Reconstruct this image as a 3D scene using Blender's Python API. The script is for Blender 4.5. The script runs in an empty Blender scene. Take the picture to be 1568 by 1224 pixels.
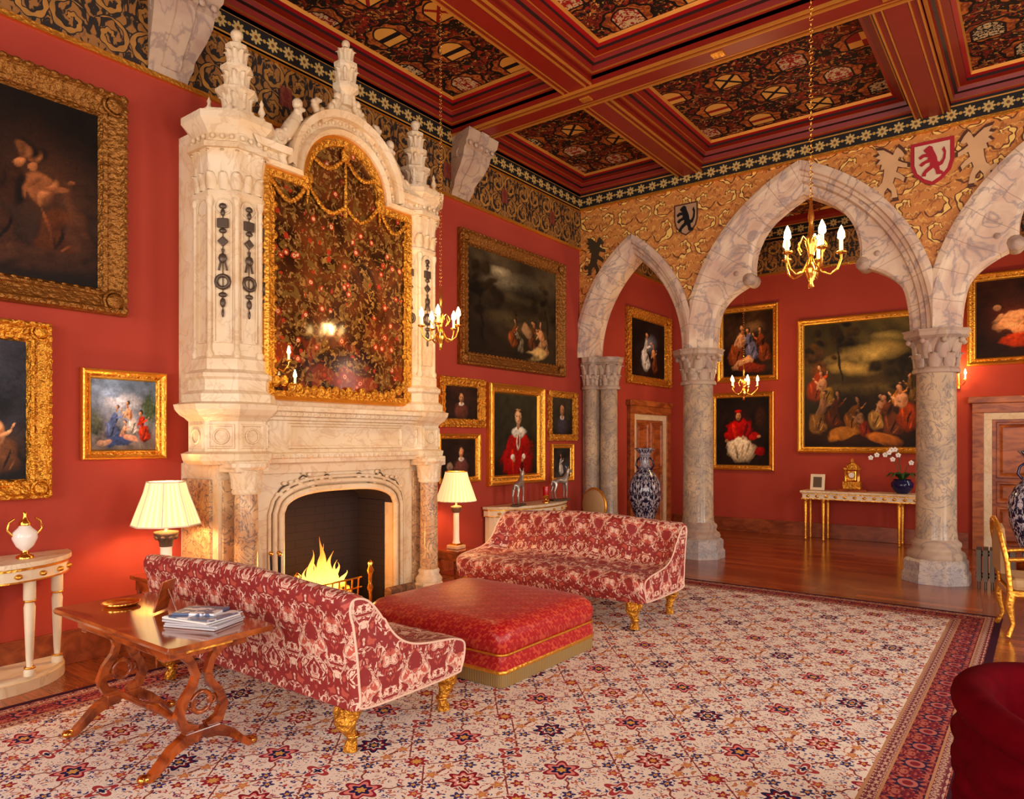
import bpy, bmesh, math, random
import numpy as np
from mathutils import Vector, Matrix
random.seed(3)
PI=math.pi; TAU=2*PI
SC=bpy.context.scene
def C(r,g,b):
    f=lambda c:(c/255/12.92) if c/255<=.04045 else ((c/255+.055)/1.055)**2.4
    return (f(r),f(g),f(b),1.0)
# ---------- node expression helper ----------
def _in(nt,sock,v):
    if isinstance(v,E): nt.links.new(v.s,sock)
    else: sock.default_value=v
class E:
    def __init__(s,nt,sock): s.nt=nt; s.s=sock
    def m(s,op,b=None,c=None,rev=False):
        n=s.nt.nodes.new('ShaderNodeMath'); n.operation=op
        a=[b,s] if rev else [s,b,c]
        for i,x in enumerate(a):
            if x is not None: _in(s.nt,n.inputs[i],x)
        return E(s.nt,n.outputs[0])
    def __add__(s,o): return s.m('ADD',o)
    __radd__=__add__
    def __sub__(s,o): return s.m('SUBTRACT',o)
    def __rsub__(s,o): return s.m('SUBTRACT',o,rev=True)
    def __mul__(s,o): return s.m('MULTIPLY',o)
    __rmul__=__mul__
    def __truediv__(s,o): return s.m('DIVIDE',o)
    def fr(s): return s.m('FRACT')
    def fl(s): return s.m('FLOOR')
    def abs(s): return s.m('ABSOLUTE')
    def sin(s): return s.m('SINE')
    def cos(s): return s.m('COSINE')
    def sqrt(s): return s.m('SQRT')
    def lt(s,o): return s.m('LESS_THAN',o)
    def gt(s,o): return s.m('GREATER_THAN',o)
    def mn(s,o): return s.m('MINIMUM',o)
    def mx(s,o): return s.m('MAXIMUM',o)
    def at2(s,o): return s.m('ARCTAN2',o)
    def mod2(s): return (s*.5).fr()*2.0
class G:
    def __init__(g,m):
        g.nt=m.node_tree; tc=g.nt.nodes.new('ShaderNodeTexCoord')
        g.obj=E(g.nt,tc.outputs['Object']); 
        sp=g.nt.nodes.new('ShaderNodeSeparateXYZ'); g.nt.links.new(tc.outputs['Object'],sp.inputs[0])
        g.X,g.Y,g.Z=[E(g.nt,o) for o in sp.outputs]
        sp=g.nt.nodes.new('ShaderNodeSeparateXYZ'); g.nt.links.new(tc.outputs['UV'],sp.inputs[0])
        g.U,g.V=E(g.nt,sp.outputs[0]),E(g.nt,sp.outputs[1])
    def vec(g,x,y,z=0.0):
        n=g.nt.nodes.new('ShaderNodeCombineXYZ')
        for i,v in enumerate((x,y,z)): _in(g.nt,n.inputs[i],v)
        return E(g.nt,n.outputs[0])
    def noise(g,v,sc,det=2.0,dist=0.0,rough=.5):
        n=g.nt.nodes.new('ShaderNodeTexNoise'); _in(g.nt,n.inputs['Vector'],v)
        n.inputs['Scale'].default_value=sc;n.inputs['Detail'].default_value=det;n.inputs['Distortion'].default_value=dist;n.inputs['Roughness'].default_value=rough
        return E(g.nt,n.outputs[0])
    def vor(g,v,sc,feature='F1',rand=1.0,out='Distance'):
        n=g.nt.nodes.new('ShaderNodeTexVoronoi'); n.feature=feature; _in(g.nt,n.inputs['Vector'],v)
        n.inputs['Scale'].default_value=sc; n.inputs['Randomness'].default_value=rand
        return E(g.nt,n.outputs[out])
    def step(g,x,lo,hi):
        n=g.nt.nodes.new('ShaderNodeMapRange'); n.interpolation_type='SMOOTHSTEP'
        _in(g.nt,n.inputs[0],x); n.inputs[1].default_value=lo; n.inputs[2].default_value=hi
        return E(g.nt,n.outputs[0])
    def mix(g,f,a,b):
        n=g.nt.nodes.new('ShaderNodeMix'); n.data_type='RGBA'
        _in(g.nt,n.inputs[0],f); _in(g.nt,n.inputs[6],a); _in(g.nt,n.inputs[7],b)
        return E(g.nt,n.outputs[2])
    def col(g):
        n=g.nt.nodes.new('ShaderNodeVertexColor'); n.layer_name='Col'; return E(g.nt,n.outputs[0])
    def sat(g,c,h=.5,s=1.0,v=1.0):
        n=g.nt.nodes.new('ShaderNodeHueSaturation'); _in(g.nt,n.inputs['Color'],c); n.inputs['Saturation'].default_value=s; _in(g.nt,n.inputs['Value'],v)
        return E(g.nt,n.outputs[0])
MATS={}
def mat(name,col=None,fn=None,rough=.5,metal=0.0,bump=None,bstr=.3,bdist=.01,emit=0,emitc=None,spec=.5,sheen=0,coat=0):
    m=bpy.data.materials.new(name); m.use_nodes=True; g=G(m)
    b=m.node_tree.nodes['Principled BSDF']
    if fn:
        c=fn(g)
        b.inputs['Metallic'].default_value=metal
        _in(g.nt,b.inputs['Base Color'],c)
    else:
        v=g.noise(g.obj,6.0,3.0); c2=tuple(x*.82 for x in col[:3])+(1,)
        _in(g.nt,b.inputs['Base Color'],g.mix(v,c2,tuple(min(1,x*1.12) for x in col[:3])+(1,))); b.inputs['Metallic'].default_value=metal
        c=col
    b.inputs['Roughness'].default_value=rough
    b.inputs['Specular IOR Level'].default_value=spec
    if sheen: b.inputs['Sheen Weight'].default_value=sheen
    if coat: b.inputs['Coat Weight'].default_value=coat; b.inputs['Coat Roughness'].default_value=.12
    if emit:
        b.inputs['Emission Strength'].default_value=emit
        _in(g.nt,b.inputs['Emission Color'],emitc if emitc else c)
    if bump:
        n=g.nt.nodes.new('ShaderNodeBump'); n.inputs['Strength'].default_value=bstr; n.inputs['Distance'].default_value=bdist
        _in(g.nt,n.inputs['Height'],bump(g)); g.nt.links.new(n.outputs[0],b.inputs['Normal'])
    MATS[name]=m; return m
# ---------- pattern functions ----------
def scroll(g,u,v,cell,turns=2.2,w=.13):
    a=u/cell; b=v/cell
    px=a.fr()-.5; py=b.fr()-.5
    sg=(a.fl()+b.fl()).mod2()*2.0-1.0
    r=(px*px+py*py).sqrt(); th=py.at2(px*sg)
    s=((th/TAU+r*turns).fr()-.5).abs()
    wv=(th*7.0).sin()*.05+w
    return s.lt(wv)*r.lt(.5), s.lt(wv+.07)*r.lt(.53)
def mirr(x): return ((x.fr())-.5).abs()
def damask(g,u,v,cu,cv,sc=4.0,dist=.8,seed=0.0):
    b=v/cv; row=b.fl(); a=u/cu+row*.5
    vv=g.vec(mirr(a),b.fr(),seed)
    return g.noise(vv,sc,2.5,dist)
def gold_bump(g):
    return g.noise(g.obj,55.0,3.0,.6)*.7+g.vor(g.obj,38.0)
def orn_bump(g):
    return g.vor(g.obj,26.0,'SMOOTH_F1')*1.5+g.noise(g.obj,60.0,2.0)
def f_wall(g):
    n=g.noise(g.obj,2.0,4.0); return g.mix(n,C(160,56,42),C(174,70,52))
def f_wood(c1,c2,sc=8):
    def f(g):
        n=g.noise(g.vec(g.X*.35,g.Y,g.Z),sc*3.0,5.0,1.2)
        return g.mix(g.step(n,.3,.7),c1,c2)
    return f
def f_floor(g):
    a=g.Y/.12; row=a.fl(); b=g.X/1.1+row*.37
    n=g.noise(g.vec(b.fl()*3.1,row*1.7,0.0),5.0,0.0)
    gr=g.noise(g.vec(g.X*2.0,g.Y*22.0,0.0),3.0,4.0)
    c=g.mix(g.step(n*.6+gr*.4,.3,.7),C(120,54,22),C(178,94,42))
    ln=mirr(a).gt(.485).mx(mirr(b).gt(.497))
    return g.mix(ln,c,C(76,32,14))
def f_marble(c1,c2,vein,sc=2.0,amt=.75):
    def f(g):
        n=g.noise(g.obj,sc,6.0,1.5); n2=g.noise(g.obj,sc*1.7,5.0,2.6)
        c=g.mix(g.step(n,.3,.7),c1,c2)
        v=1.0-g.step((n2-.5).abs(),0.0,.045)
        return g.mix(v*amt,c,vein)
    return f
def f_stone(g):
    n=g.noise(g.obj,3.0,5.0,.5)
    c=g.mix(g.step(n,.3,.7),C(228,204,172),C(200,166,142))
    n2=g.noise(g.obj,1.8,5.0,2.2); c=g.mix((1.0-g.step((n2-.5).abs(),0.0,.05))*.7,c,C(150,134,130))
    j=mirr(g.U/.34).gt(.485)
    return g.mix(j*.5,c,C(130,100,80))
def f_frieze(g):
    u=g.X+g.Y; v=g.Z-4.5
    d=g.noise(g.obj,9.0,2.0)
    a,b=scroll(g,u+d*.03,v,.275,2.4,.15)
    n=g.noise(g.vec(mirr(u/.55),v,0.0),11.0,2.0,.8)
    c=g.mix(g.step(n,.47,.53),C(34,26,18),C(150,100,44))
    c=g.mix(b,c,C(24,18,14)); c=g.mix(a,c,g.mix(d,C(200,142,58),C(120,78,32)))
    rd=mirr(u/1.1).lt(.06)*(v-.27).abs().lt(.09)
    return g.mix(rd*.8,c,C(120,40,28))
def f_band(g):
    u=g.X+g.Y; z=g.Z-5.05
    px=(u/.17).fr()-.5; py=(z-.12)/.17
    r=(px*px+py*py).sqrt(); th=py.at2(px)
    fl=r.lt((th*8.0).cos()*.07+.31)
    c=g.mix(fl,C(12,11,10),C(196,164,98)); c=g.mix(r.lt(.1),c,C(110,70,20))
    c=g.mix(((th*8.0).cos()).lt(-.2)*r.lt(.34)*r.gt(.24),c,C(40,50,30))
    sm=(((u/.17)+.5).fr()-.5)
    r2=(sm*sm+py*py).sqrt(); c=g.mix(r2.lt(.1),c,C(190,146,66))
    e=(z-.12).abs(); return g.mix(e.gt(.085)*e.lt(.1),c,C(200,140,54))
def f_spandrel(g):
    u=g.X+g.Y; v=g.Z
    d=g.noise(g.obj,4.0,2.0); d2=g.noise(g.vec(g.X,g.Z,g.Y),4.0,2.0)
    n=g.noise(g.obj,70.0,2.0)
    c=g.mix(n,C(184,112,48),C(216,146,70))
    a2,b2=scroll(g,u+d2*.22+.4,v+d*.22+.1,.13,1.2,.10)
    c=g.mix(a2*.7,c,C(140,76,30))
    a3,b3=scroll(g,u+d*.2+.07,v+d2*.2+.05,.095,1.0,.09)
    c=g.mix(a3*.55,c,C(240,190,100))
    a,b=scroll(g,u+d*.18,v+d2*.18,.30,1.5,.07)
    c=g.mix(b,c,C(104,56,22)); c=g.mix(a,c,C(244,200,106))
    return c
def f_ceil(g):
    cx,cy=.66,.56
    b=g.Y/cy+.1; a=g.X/cx+.15+b.fl()*.5
    px=(a.fr()-.5)*cx; py=(b.fr()-.5)*cy
    d=g.noise(g.obj,6.0,2.0)
    n1=g.noise(g.obj,7.0,3.0,1.0); n2=g.noise(g.obj,13.0,3.0,1.5); n3=g.noise(g.obj,22.0,2.0,.8)
    s1,s2=scroll(g,g.X+d*.16,g.Y+d*.12,.19,1.4,.11)
    c=g.mix(g.step(n1,.50,.56),C(30,21,12),C(104,30,16))
    c=g.mix(s2,c,C(20,14,10)); c=g.mix(s1,c,g.mix(g.step(n2,.45,.55),C(168,98,42),C(80,58,28)))
    c=g.mix(g.step(n2,.58,.61),c,C(140,42,24))
    c=g.mix(g.step(n3,.64,.66),c,C(200,146,76))
    c=g.mix(g.step(n3,.36,.33),c,C(16,14,14))
    el=((px*px)/(.26*.26)+(py*py)/(.2*.2)); wob=(py.at2(px)*9.0).sin()*.12
    c=g.mix((el+wob).lt(1.0),c,g.mix(g.step(n2,.42,.56),C(176,98,38),C(120,52,24))); c=g.mix((el+wob).gt(.80)*(el+wob).lt(1.04),c,C(24,16,10))
    sh=px.abs().lt(.145)*(py-.01).lt(.14)*(py+.165-(px*px)*5.0).gt(0.0)
    sh2=px.abs().lt(.125)*(py-.01).lt(.12)*(py+.145-(px*px)*5.5).gt(0.0)
    k=((a.fl()*.618+b.fl()*.37).fr())
    c=g.mix(sh,c,C(28,18,12))
    c=g.mix(sh2,c,g.mix(k.gt(.5),C(214,156,70),C(190,164,118)))
    blob=g.noise(g.vec(px.abs()*1.0,py,k*9.0),26.0,2.0,1.0)
    pat=((px-py).abs().lt(.025).mx((px+py).abs().lt(.025)))*k.lt(.2)+(px*(py-.01)).gt(0.0)*k.gt(.2)*k.lt(.35)+((py-.02).abs().lt(.03))*k.gt(.35)*k.lt(.5)+blob.gt(.5)*k.gt(.5)
    c=g.mix(sh2*pat,c,g.mix((k*7.0).fr().gt(.5),C(24,18,20),C(140,28,22)))
    return c
def rug_field(g,x,y):
    k=.94
    x=x/k; y=y/k
    cx,cy=.66,.76
    a=x/cx; b=y/cy
    px=mirr(a)*cx; py=mirr(b)*cy
    cream=C(240,226,208)
    n=g.noise(g.vec(px,py,1.3),27.0,2.0,.9)
    n2=g.noise(g.vec(px,py,5.3),32.0,1.0,1.2)
    n3=g.noise(g.vec(px,py,9.7),28.0,1.0,1.0)
    c=g.mix(g.step(n,.605,.617),cream,C(176,64,70))
    c=g.mix(g.step(n2,.62,.632),c,C(70,66,120))
    c=g.mix(g.step(n3,.635,.65),c,C(196,130,90))
    w=((px+py)*46.0).sin()*.010
    l1=(px*1.0+py*.86-.28+w).abs(); l2=(px-py*.9+.02-w).abs(); l3=(px+w-.165).abs()+py.gt(.2)*1.0
    l=l1.mn(l2).mn(l3)
    c=g.mix(l.lt(.0075),c,C(140,66,56))
    def ros(px,py,R,n_,amp,cols,c):
        r=(px*px+py*py).sqrt(); th=py.at2(px)
        e=(th*float(n_)).cos()*amp
        for f,cc in cols: c=g.mix(r.lt(e*f+R*f),c,cc)
        return c
    alt=(a.fl()+b.fl()).mod2().lt(.5)
    red=C(134,22,38); navy=C(38,32,76); gold=C(214,160,84); pk=C(224,136,124)
    A=g.mix(alt,red,navy); B=g.mix(alt,pk,red)
    c=ros(px,py,.082,8,.016,[(1.14,cream),(1,A),(.74,B),(.55,cream),(.42,A),(.2,gold)],c)
    qx=.5*cx-px; qy=.5*cy-py
    c=ros(qx,qy,.085,6,.020,[(1.14,cream),(1,C(146,34,50)),(.78,pk),(.55,navy),(.28,gold)],c)
    c=ros(qx,py,.052,8,.012,[(1.2,cream),(1,C(156,40,50)),(.5,gold)],c)
    c=ros(px,qy,.056,4,.022,[(1.18,cream),(1,C(170,60,62)),(.55,cream),(.35,navy)],c)
    for hx,hy,cc in ((.165,.19,C(56,50,106)),(.10,.25,C(184,70,70)),(.235,.13,C(150,36,52)),(.165,.06,C(206,130,84)),(.08,.14,C(60,54,108))):
        c=ros(px-hx,py-hy,.028,5,.009,[(1.25,cream),(1,cc),(.4,gold)],c)
    return c
RX0,RX1,RY0,RY1=-4.95,-.3,-.6,7.72
def f_rug(g):
    x,y=g.X,g.Y
    c=rug_field(g,x,y)
    dx=(x-RX0).mn(RX1-x); dy=(y-RY0).mn(RY1-y); d=dx.mn(dy)
    isx=dx.lt(dy)
    along=isx*y+(1.0-isx)*x
    d=d*1.3
    navy=C(50,36,64); red=C(128,36,46); cream=C(206,170,146)
    a=along/.24; px=(a.fr()-.5)*.3; py=d-.27
    r=(px*px+py*py).sqrt(); th=py.at2(px)
    n=g.noise(g.vec(mirr(a)*.3,d,3.0),34.0,1.0,.8)
    bc=g.mix(g.step(n,.53,.55),red,C(180,100,84)); bc=g.mix(g.step(n,.38,.41),navy,bc)
    bc=g.mix(r.lt((th*8.0).cos()*.012+.075),bc,navy); bc=g.mix(r.lt(.055),bc,C(186,106,96)); bc=g.mix(r.lt(.03),bc,red)
    nn=g.noise(g.vec(mirr(along/.08)*.08,d,7.0),60.0,1.0,.5)
    sm=g.mix(nn.gt(.5),C(120,50,60),cream)
    gd=(d-.11).abs().lt(.035).mx((d-.43).abs().lt(.035))
    bc=g.mix(gd,bc,sm)
    ed=(d-.155).abs().lt(.008).mx((d-.385).abs().lt(.008)).mx((d-.475).abs().lt(.010))
    bc=g.mix(ed,bc,C(190,140,100)); bc=g.mix(d.lt(.065),bc,C(60,24,40))
    c=g.mix(d.lt(.485),c,bc)
    w=g.noise(g.obj,90.0,2.0)
    return g.sat(c,s=1.0,v=w*.3+.86)
def f_sofa(ca,cb,cc):
    def f(g):
        n=damask(g,g.U,g.V,.36,.46,4.4,1.2)
        m=damask(g,g.U,g.V,.36,.46,10.0,.6,4.0)
        c=g.mix(g.step(n,.495,.505),ca,cb)
        c=g.mix(g.step((n-.56).abs(),.014,.02),ca,c)
        c=g.mix(g.step((n-.63).abs(),.012,.018),cc,c)
        c=g.mix(g.step(m,.60,.61)*.85,c,cc)
        c=g.mix(g.step(m,.38,.36)*.7,c,cb)
        return c
    return f
def f_ott(g):
    n=damask(g,g.X+g.Y,g.Y-g.X+g.Z*1.4,.15,.19,4.6,.8)
    return g.mix(g.step(n,.51,.53),C(170,8,22),C(200,70,44))
def f_mirror(g):  # reflection of ceiling and gallery painted into the colour as a floral pattern
    k=g.vec(0.0,g.Y,g.Z)
    n=g.noise(k,2.2,3.0,1.0); n2=g.noise(k,8.0,4.0,2.0); n3=g.noise(k,4.0,2.0)
    wob=g.noise(k,20.0,2.0)
    f=g.vor(k,9.0,out='Distance')+wob*.25-.12; f2=g.vor(k,17.0,out='Distance')+wob*.2-.1
    c=g.mix(g.step(n,.35,.7),C(42,22,10),C(108,56,24))
    leaf=g.step(n2,.52,.58); c=g.mix(leaf,c,C(112,82,36))
    lf2=g.step(g.noise(k,22.0,3.0,1.0),.58,.62); c=g.mix(lf2,c,C(156,114,58))
    c=g.mix(f2.lt(.16)*g.step(n2,.5,.54),c,C(180,130,80))
    fl=f.lt(.28)*g.step(n3,.46,.48)
    c=g.mix(fl,c,C(164,54,30)); c=g.mix(f.lt(.17)*g.step(n3,.46,.48),c,C(222,176,128)); c=g.mix(f.lt(.07)*g.step(n3,.46,.48),c,C(150,50,24))
    low=g.step(3.0-g.Z,.0,1.0); c=g.mix(low*g.step(n3,.5,.56)*.45,c,C(170,64,30))
    return c
def f_canvas(g):
    n=g.noise(g.obj,26.0,6.0,2.2); return g.sat(g.col(),s=1.05,v=n*1.2+.4)
def f_vase(g):
    th=g.Y.at2(g.X)
    n=g.noise(g.vec(mirr(th/TAU*6.0)*.6,g.Z,0.0),17.0,2.0,1.0)
    f=g.vor(g.obj,9.0)
    c=g.mix(g.step(n,.5,.53),C(20,22,56),C(206,200,210))
    return g.mix(f.lt(.16),c,C(196,180,186))
def f_flame(g):
    return g.mix(g.step(g.Z,.30,.66),(1,.54,.09,1),(1,.2,.015,1))
def f_brick(g):
    a=g.Z/.075; b=(g.Y+g.X)/.22+a.fl()*.5
    m=mirr(a).gt(.46).mx(mirr(b).gt(.485)); return g.mix(m,C(40,26,24),C(20,15,15))
def f_book(g):
    a=(g.Z*90.0).sin(); return g.mix(a.gt(0.0),C(235,230,222),C(190,186,190))
M_wall=mat('red_wall_paint',fn=f_wall,rough=.85,spec=.2)
M_floor=mat('parquet',fn=f_floor,rough=.22,coat=.15)
M_rug=mat('persian_rug',fn=f_rug,rough=.95,spec=.1,bump=lambda g:g.noise(g.obj,160.0,2.0),bstr=.4)
M_stone=mat('carved_stone',fn=f_stone,rough=.6,bump=lambda g:g.noise(g.obj,30.0,4.0),bstr=.25)
M_marb=mat('white_marble',fn=f_marble(C(234,216,182),C(222,192,146),C(190,146,106),1.6,.35),rough=.42,bump=lambda g:g.noise(g.obj,24.0,3.0),bstr=.15)
M_vein=mat('veined_marble',fn=f_marble(C(222,184,134),C(184,136,92),C(96,84,84),4,.8),rough=.22)
M_shaft=mat('grey_marble_shaft',fn=f_marble(C(208,178,140),C(166,146,124),C(120,110,108),2.6,.7),rough=.2)
M_base=mat('pillar_base_stone',fn=f_marble(C(170,162,162),C(200,182,164),C(120,110,110),4,.6),rough=.4)
M_frz=mat('painted_frieze',fn=f_frieze,rough=.6)
M_band=mat('rosette_band',fn=f_band,rough=.6)
M_span=mat('gilded_scroll_wall',fn=f_spandrel,rough=.5)
M_ceil=mat('heraldic_ceiling',fn=f_ceil,rough=.7,spec=.2)
M_beam=mat('red_lacquer_wood',C(128,22,9),rough=.4,bump=lambda g:g.noise(g.obj,20.0,3.0),bstr=.1)
M_crim=mat('crimson_moulding',C(156,6,16),rough=.45)
M_dark=mat('dark_moulding',C(36,12,8),rough=.5)
M_goldl=mat('gilt_line',C(206,136,50),rough=.45,metal=.5)
M_gold=mat('gilding',C(236,170,64),rough=.32,metal=.85,bump=gold_bump,bstr=.35)
M_goldo=mat('carved_gilt',C(226,158,54),rough=.36,metal=.8,bump=orn_bump,bstr=1.0,bdist=.02)
M_goldd=mat('antique_gilt',C(150,98,38),rough=.42,metal=.7,bump=orn_bump,bstr=.8,bdist=.015)
M_goldp=mat('polished_brass',C(240,180,80),rough=.18,metal=1.0)
M_bronze=mat('dark_bronze',C(92,76,62),rough=.4,metal=.5)
M_canvas=mat('oil_canvas',fn=f_canvas,rough=.5,spec=.15)
M_mirror=mat('aged_mirror_painted_reflection',fn=f_mirror,rough=.1,metal=.06,spec=.4)
M_sofa=mat('sofa_damask',fn=f_sofa(C(140,32,30),C(230,194,170),C(190,84,66)),rough=.65,sheen=.03,bump=lambda g:g.noise(g.obj,9.0,2.0),bstr=.3,bdist=.04)
M_ott=mat('red_silk_damask',fn=f_ott,rough=.34,sheen=.05,bump=lambda g:g.noise(g.obj,6.0,2.0),bstr=.25,bdist=.04)
M_fringe=mat('bullion_fringe',fn=lambda g:g.mix(((g.X+g.Y)*420.0).sin().gt(0.0),C(170,136,76),C(116,92,54)),rough=.8)
M_velvet=mat('crimson_velvet',fn=lambda g:g.mix(g.noise(g.obj,12.0,3.0),C(62,0,6),C(98,4,14)),rough=1.0,spec=.03)
M_mahog=mat('mahogany',fn=f_wood(C(96,34,10),C(176,84,30),3),rough=.14,coat=.5)
M_door=mat('door_oak',fn=f_wood(C(128,58,22),C(186,104,48),3),rough=.35)
M_skirt=mat('oak_skirting',fn=f_wood(C(120,52,24),C(160,80,40),3),rough=.35)
M_white=mat('cream_paint',C(236,220,186),rough=.4)
M_black=mat('black_iron',C(18,16,16),rough=.5,metal=.3)
M_brick=mat('sooty_brick',fn=f_brick,rough=.9)
M_vase=mat('blue_white_porcelain',fn=f_vase,rough=.12,coat=.4)
M_blue=mat('cobalt_glaze',C(20,24,70),rough=.1)
M_porc=mat('white_porcelain',C(240,232,220),rough=.15)
M_shade=mat('silk_lampshade',fn=lambda g:g.mix(((g.Y.at2(g.X))*30.0).sin()*.5+.5,C(255,212,136),C(255,230,174)),rough=.8,emit=.75)
M_bulb=mat('candle_bulb',C(255,220,140),emit=26,emitc=(1,.7,.26,1))
M_candle=mat('candle_sleeve',C(250,230,180),emit=.7,rough=.6)
M_flame=mat('flame',C(20,8,2),emit=1,rough=.9)
def _fl():
    m=M_flame; g=G(m); b=m.node_tree.nodes['Principled BSDF']; _in(g.nt,b.inputs['Emission Color'],f_flame(g)); _in(g.nt,b.inputs['Emission Strength'],5.2-g.Z*5.0)
_fl()
M_ember=mat('embers',fn=lambda g:g.mix(g.step(g.noise(g.obj,20.0,3.0),.42,.58),C(20,12,10),(1,.3,.03,1)),emit=2.4,rough=.9)
M_log=mat('firewood',fn=f_wood(C(90,58,36),C(150,108,70),6),rough=.9)
M_green=mat('leaf_green',C(40,80,34),rough=.5)
M_petal=mat('orchid_petal',C(250,244,236),rough=.6)
M_silver=mat('silver_bronze',C(176,170,160),rough=.3,metal=.7)
M_book=mat('magazine_pages',fn=f_book,rough=.6)
M_cover=mat('magazine_cover',fn=lambda g:g.mix(g.step(g.noise(g.obj,16.0,2.0),.45,.5),C(232,232,236),C(90,104,140)),rough=.3)
M_red=mat('red_glass',C(190,14,14),rough=.2)
M_text=mat('rosewood_top',fn=f_wood(C(120,50,16),C(190,104,44),2),rough=.1,coat=.6)
# ---------- mesh builder ----------
class MB:
    def __init__(s,name): s.n=name;s.v=[];s.f=[];s.fm=[];s.fs=[];s.uv=[];s.c=[];s.ms=[];s.M=None;s.minx=None
    def mi(s,m):
        if m not in s.ms: s.ms.append(m)
        return s.ms.index(m)
    def add(s,vs,fs,m,smooth=False,uv=None,col=None):
        o=len(s.v)
        if s.M is not None: vs=[tuple(s.M@Vector(p)) for p in vs]
        if s.minx is not None: vs=[(max(p[0],s.minx),p[1],p[2]) for p in vs]
        s.v+= [tuple(p) for p in vs]; k=s.mi(m)
        for f in fs: s.f.append(tuple(i+o for i in f)); s.fm.append(k); s.fs.append(smooth)
        s.uv+= list(uv) if uv is not None else [(0,0)]*len(vs)
        s.c+= list(col) if col is not None else [(1,1,1,1)]*len(vs)
    def box(s,c,d,m,bev=0,rz=0,R=None):
        bm=bmesh.new(); bmesh.ops.create_cube(bm,size=1)
        for v in bm.verts: v.co=Vector((v.co.x*d[0],v.co.y*d[1],v.co.z*d[2]))
        if bev: bmesh.ops.bevel(bm,geom=bm.edges[:],offset=bev,segments=2,affect='EDGES',profile=.5)
        T=Matrix.Translation(c)@(R.to_4x4() if R is not None else Matrix.Rotation(rz,4,'Z'))
        bm.verts.index_update()
        s.add([tuple(T@v.co) for v in bm.verts],[[v.index for v in f.verts] for f in bm.faces],m); bm.free()
    def bx(s,x0,x1,y0,y1,z0,z1,m,bev=0): s.box(((x0+x1)/2,(y0+y1)/2,(z0+z1)/2),(abs(x1-x0),abs(y1-y0),abs(z1-z0)),m,bev)
    def loft(s,loops,m,closed=True,cap=(False,False),smooth=True,uv=None,loopclosed=True):
        n=len(loops[0]); vs=[p for l in loops for p in l]; fs=[]
        K=len(loops); rng=K if closed=='ring' else K-1
        for k in range(rng):
            k2=(k+1)%K
            for i in range(n if loopclosed else n-1):
                j=(i+1)%n; fs.append((k*n+i,k*n+j,k2*n+j,k2*n+i))
        s.add(vs,fs,m,smooth,uv)
        if cap[0]: s.add(loops[0],[tuple(range(n))[::-1]],m)
        if cap[1]: s.add(loops[-1],[tuple(range(n))],m)
    def lathe(s,prof,m,c=(0,0,0),seg=24,smooth=True,rot=0,sx=1,sy=1):
        loops=[[(c[0]+r*sx*math.cos(rot+TAU*i/seg),c[1]+r*sy*math.sin(rot+TAU*i/seg),c[2]+z) for i in range(seg)] for r,z in prof]
        s.loft(loops,m,cap=(prof[0][0]>.001,prof[-1][0]>.001),smooth=smooth)
    def oct(s,prof,m,c): s.lathe([(a/math.cos(PI/8),z) for a,z in prof],m,c,8,False,PI/8)
    def tube(s,pts,r,m,seg=8,sq=(1,1),cap=True,smooth=True):
        P=[Vector(p) for p in pts]; n=len(P); rr=r if isinstance(r,(list,tuple)) else [r]*n
        loops=[]; up=None
        for i in range(n):
            t=(P[min(i+1,n-1)]-P[max(i-1,0)]).normalized()
            if up is None:
                up=Vector((0,0,1)) if abs(t.z)<.9 else Vector((1,0,0))
            a=t.cross(up).normalized(); b=a.cross(t).normalized(); up=b
            loops.append([tuple(P[i]+a*(math.cos(TAU*k/seg)*rr[i]*sq[0])+b*(math.sin(TAU*k/seg)*rr[i]*sq[1])) for k in range(seg)])
        s.loft(loops,m,cap=(cap,cap),smooth=smooth)
    def ribbon(s,pts,w,th,axis,m):
        P=[Vector(p) for p in pts]; n=len(P); ww=w if isinstance(w,(list,tuple)) else [w]*n; A=Vector(axis).normalized(); loops=[]
        for i in range(n):
            t=(P[min(i+1,n-1)]-P[max(i-1,0)]).normalized(); q=t.cross(A).normalized()
            loops.append([tuple(P[i]+q*ww[i]*x/2+A*th*y/2) for x,y in ((-1,-1),(1,-1),(1,1),(-1,1))])
        s.loft(loops,m,cap=(True,True),smooth=False)
    def sph(s,c,r,m,seg=10,rings=7):
        r=(r,r,r) if not isinstance(r,(tuple,list)) else r
        vs=[];fs=[]
        for i in range(rings+1):
            a=-PI/2+PI*i/rings
            for j in range(seg): vs.append((c[0]+r[0]*math.cos(a)*math.cos(TAU*j/seg),c[1]+r[1]*math.cos(a)*math.sin(TAU*j/seg),c[2]+r[2]*math.sin(a)))
        for i in range(rings):
            for j in range(seg):
                k=(j+1)%seg; fs.append((i*seg+j,i*seg+k,(i+1)*seg+k,(i+1)*seg+j))
        s.add(vs,fs,m,True)
    def torus(s,c,R,r,m,axis='z',seg=20,k=8):
        loops=[]
        for i in range(seg):
            a=TAU*i/seg; l=[]
            for j in range(k):
                b=TAU*j/k; x=(R+r*math.cos(b))*math.cos(a); y=(R+r*math.cos(b))*math.sin(a); z=r*math.sin(b)
                p={'z':(x,y,z),'x':(z,x,y),'y':(x,z,y)}[axis]; l.append((c[0]+p[0],c[1]+p[1],c[2]+p[2]))
            loops.append(l)
        s.loft(loops,m,closed='ring')
    def ext(s,poly,d0,d1,m,ax='z',smooth=False):
        def P(p,d): return {'z':(p[0],p[1],d),'y':(p[0],d,p[1]),'x':(d,p[0],p[1])}[ax]
        A=[P(p,d0) for p in poly];B=[P(p,d1) for p in poly]; n=len(poly)
        s.add(A+B,[(i,(i+1)%n,n+(i+1)%n,n+i) for i in range(n)],m,smooth)
        s.add(A,[tuple(range(n))[::-1]],m); s.add(B,[tuple(range(n))],m)
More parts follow.
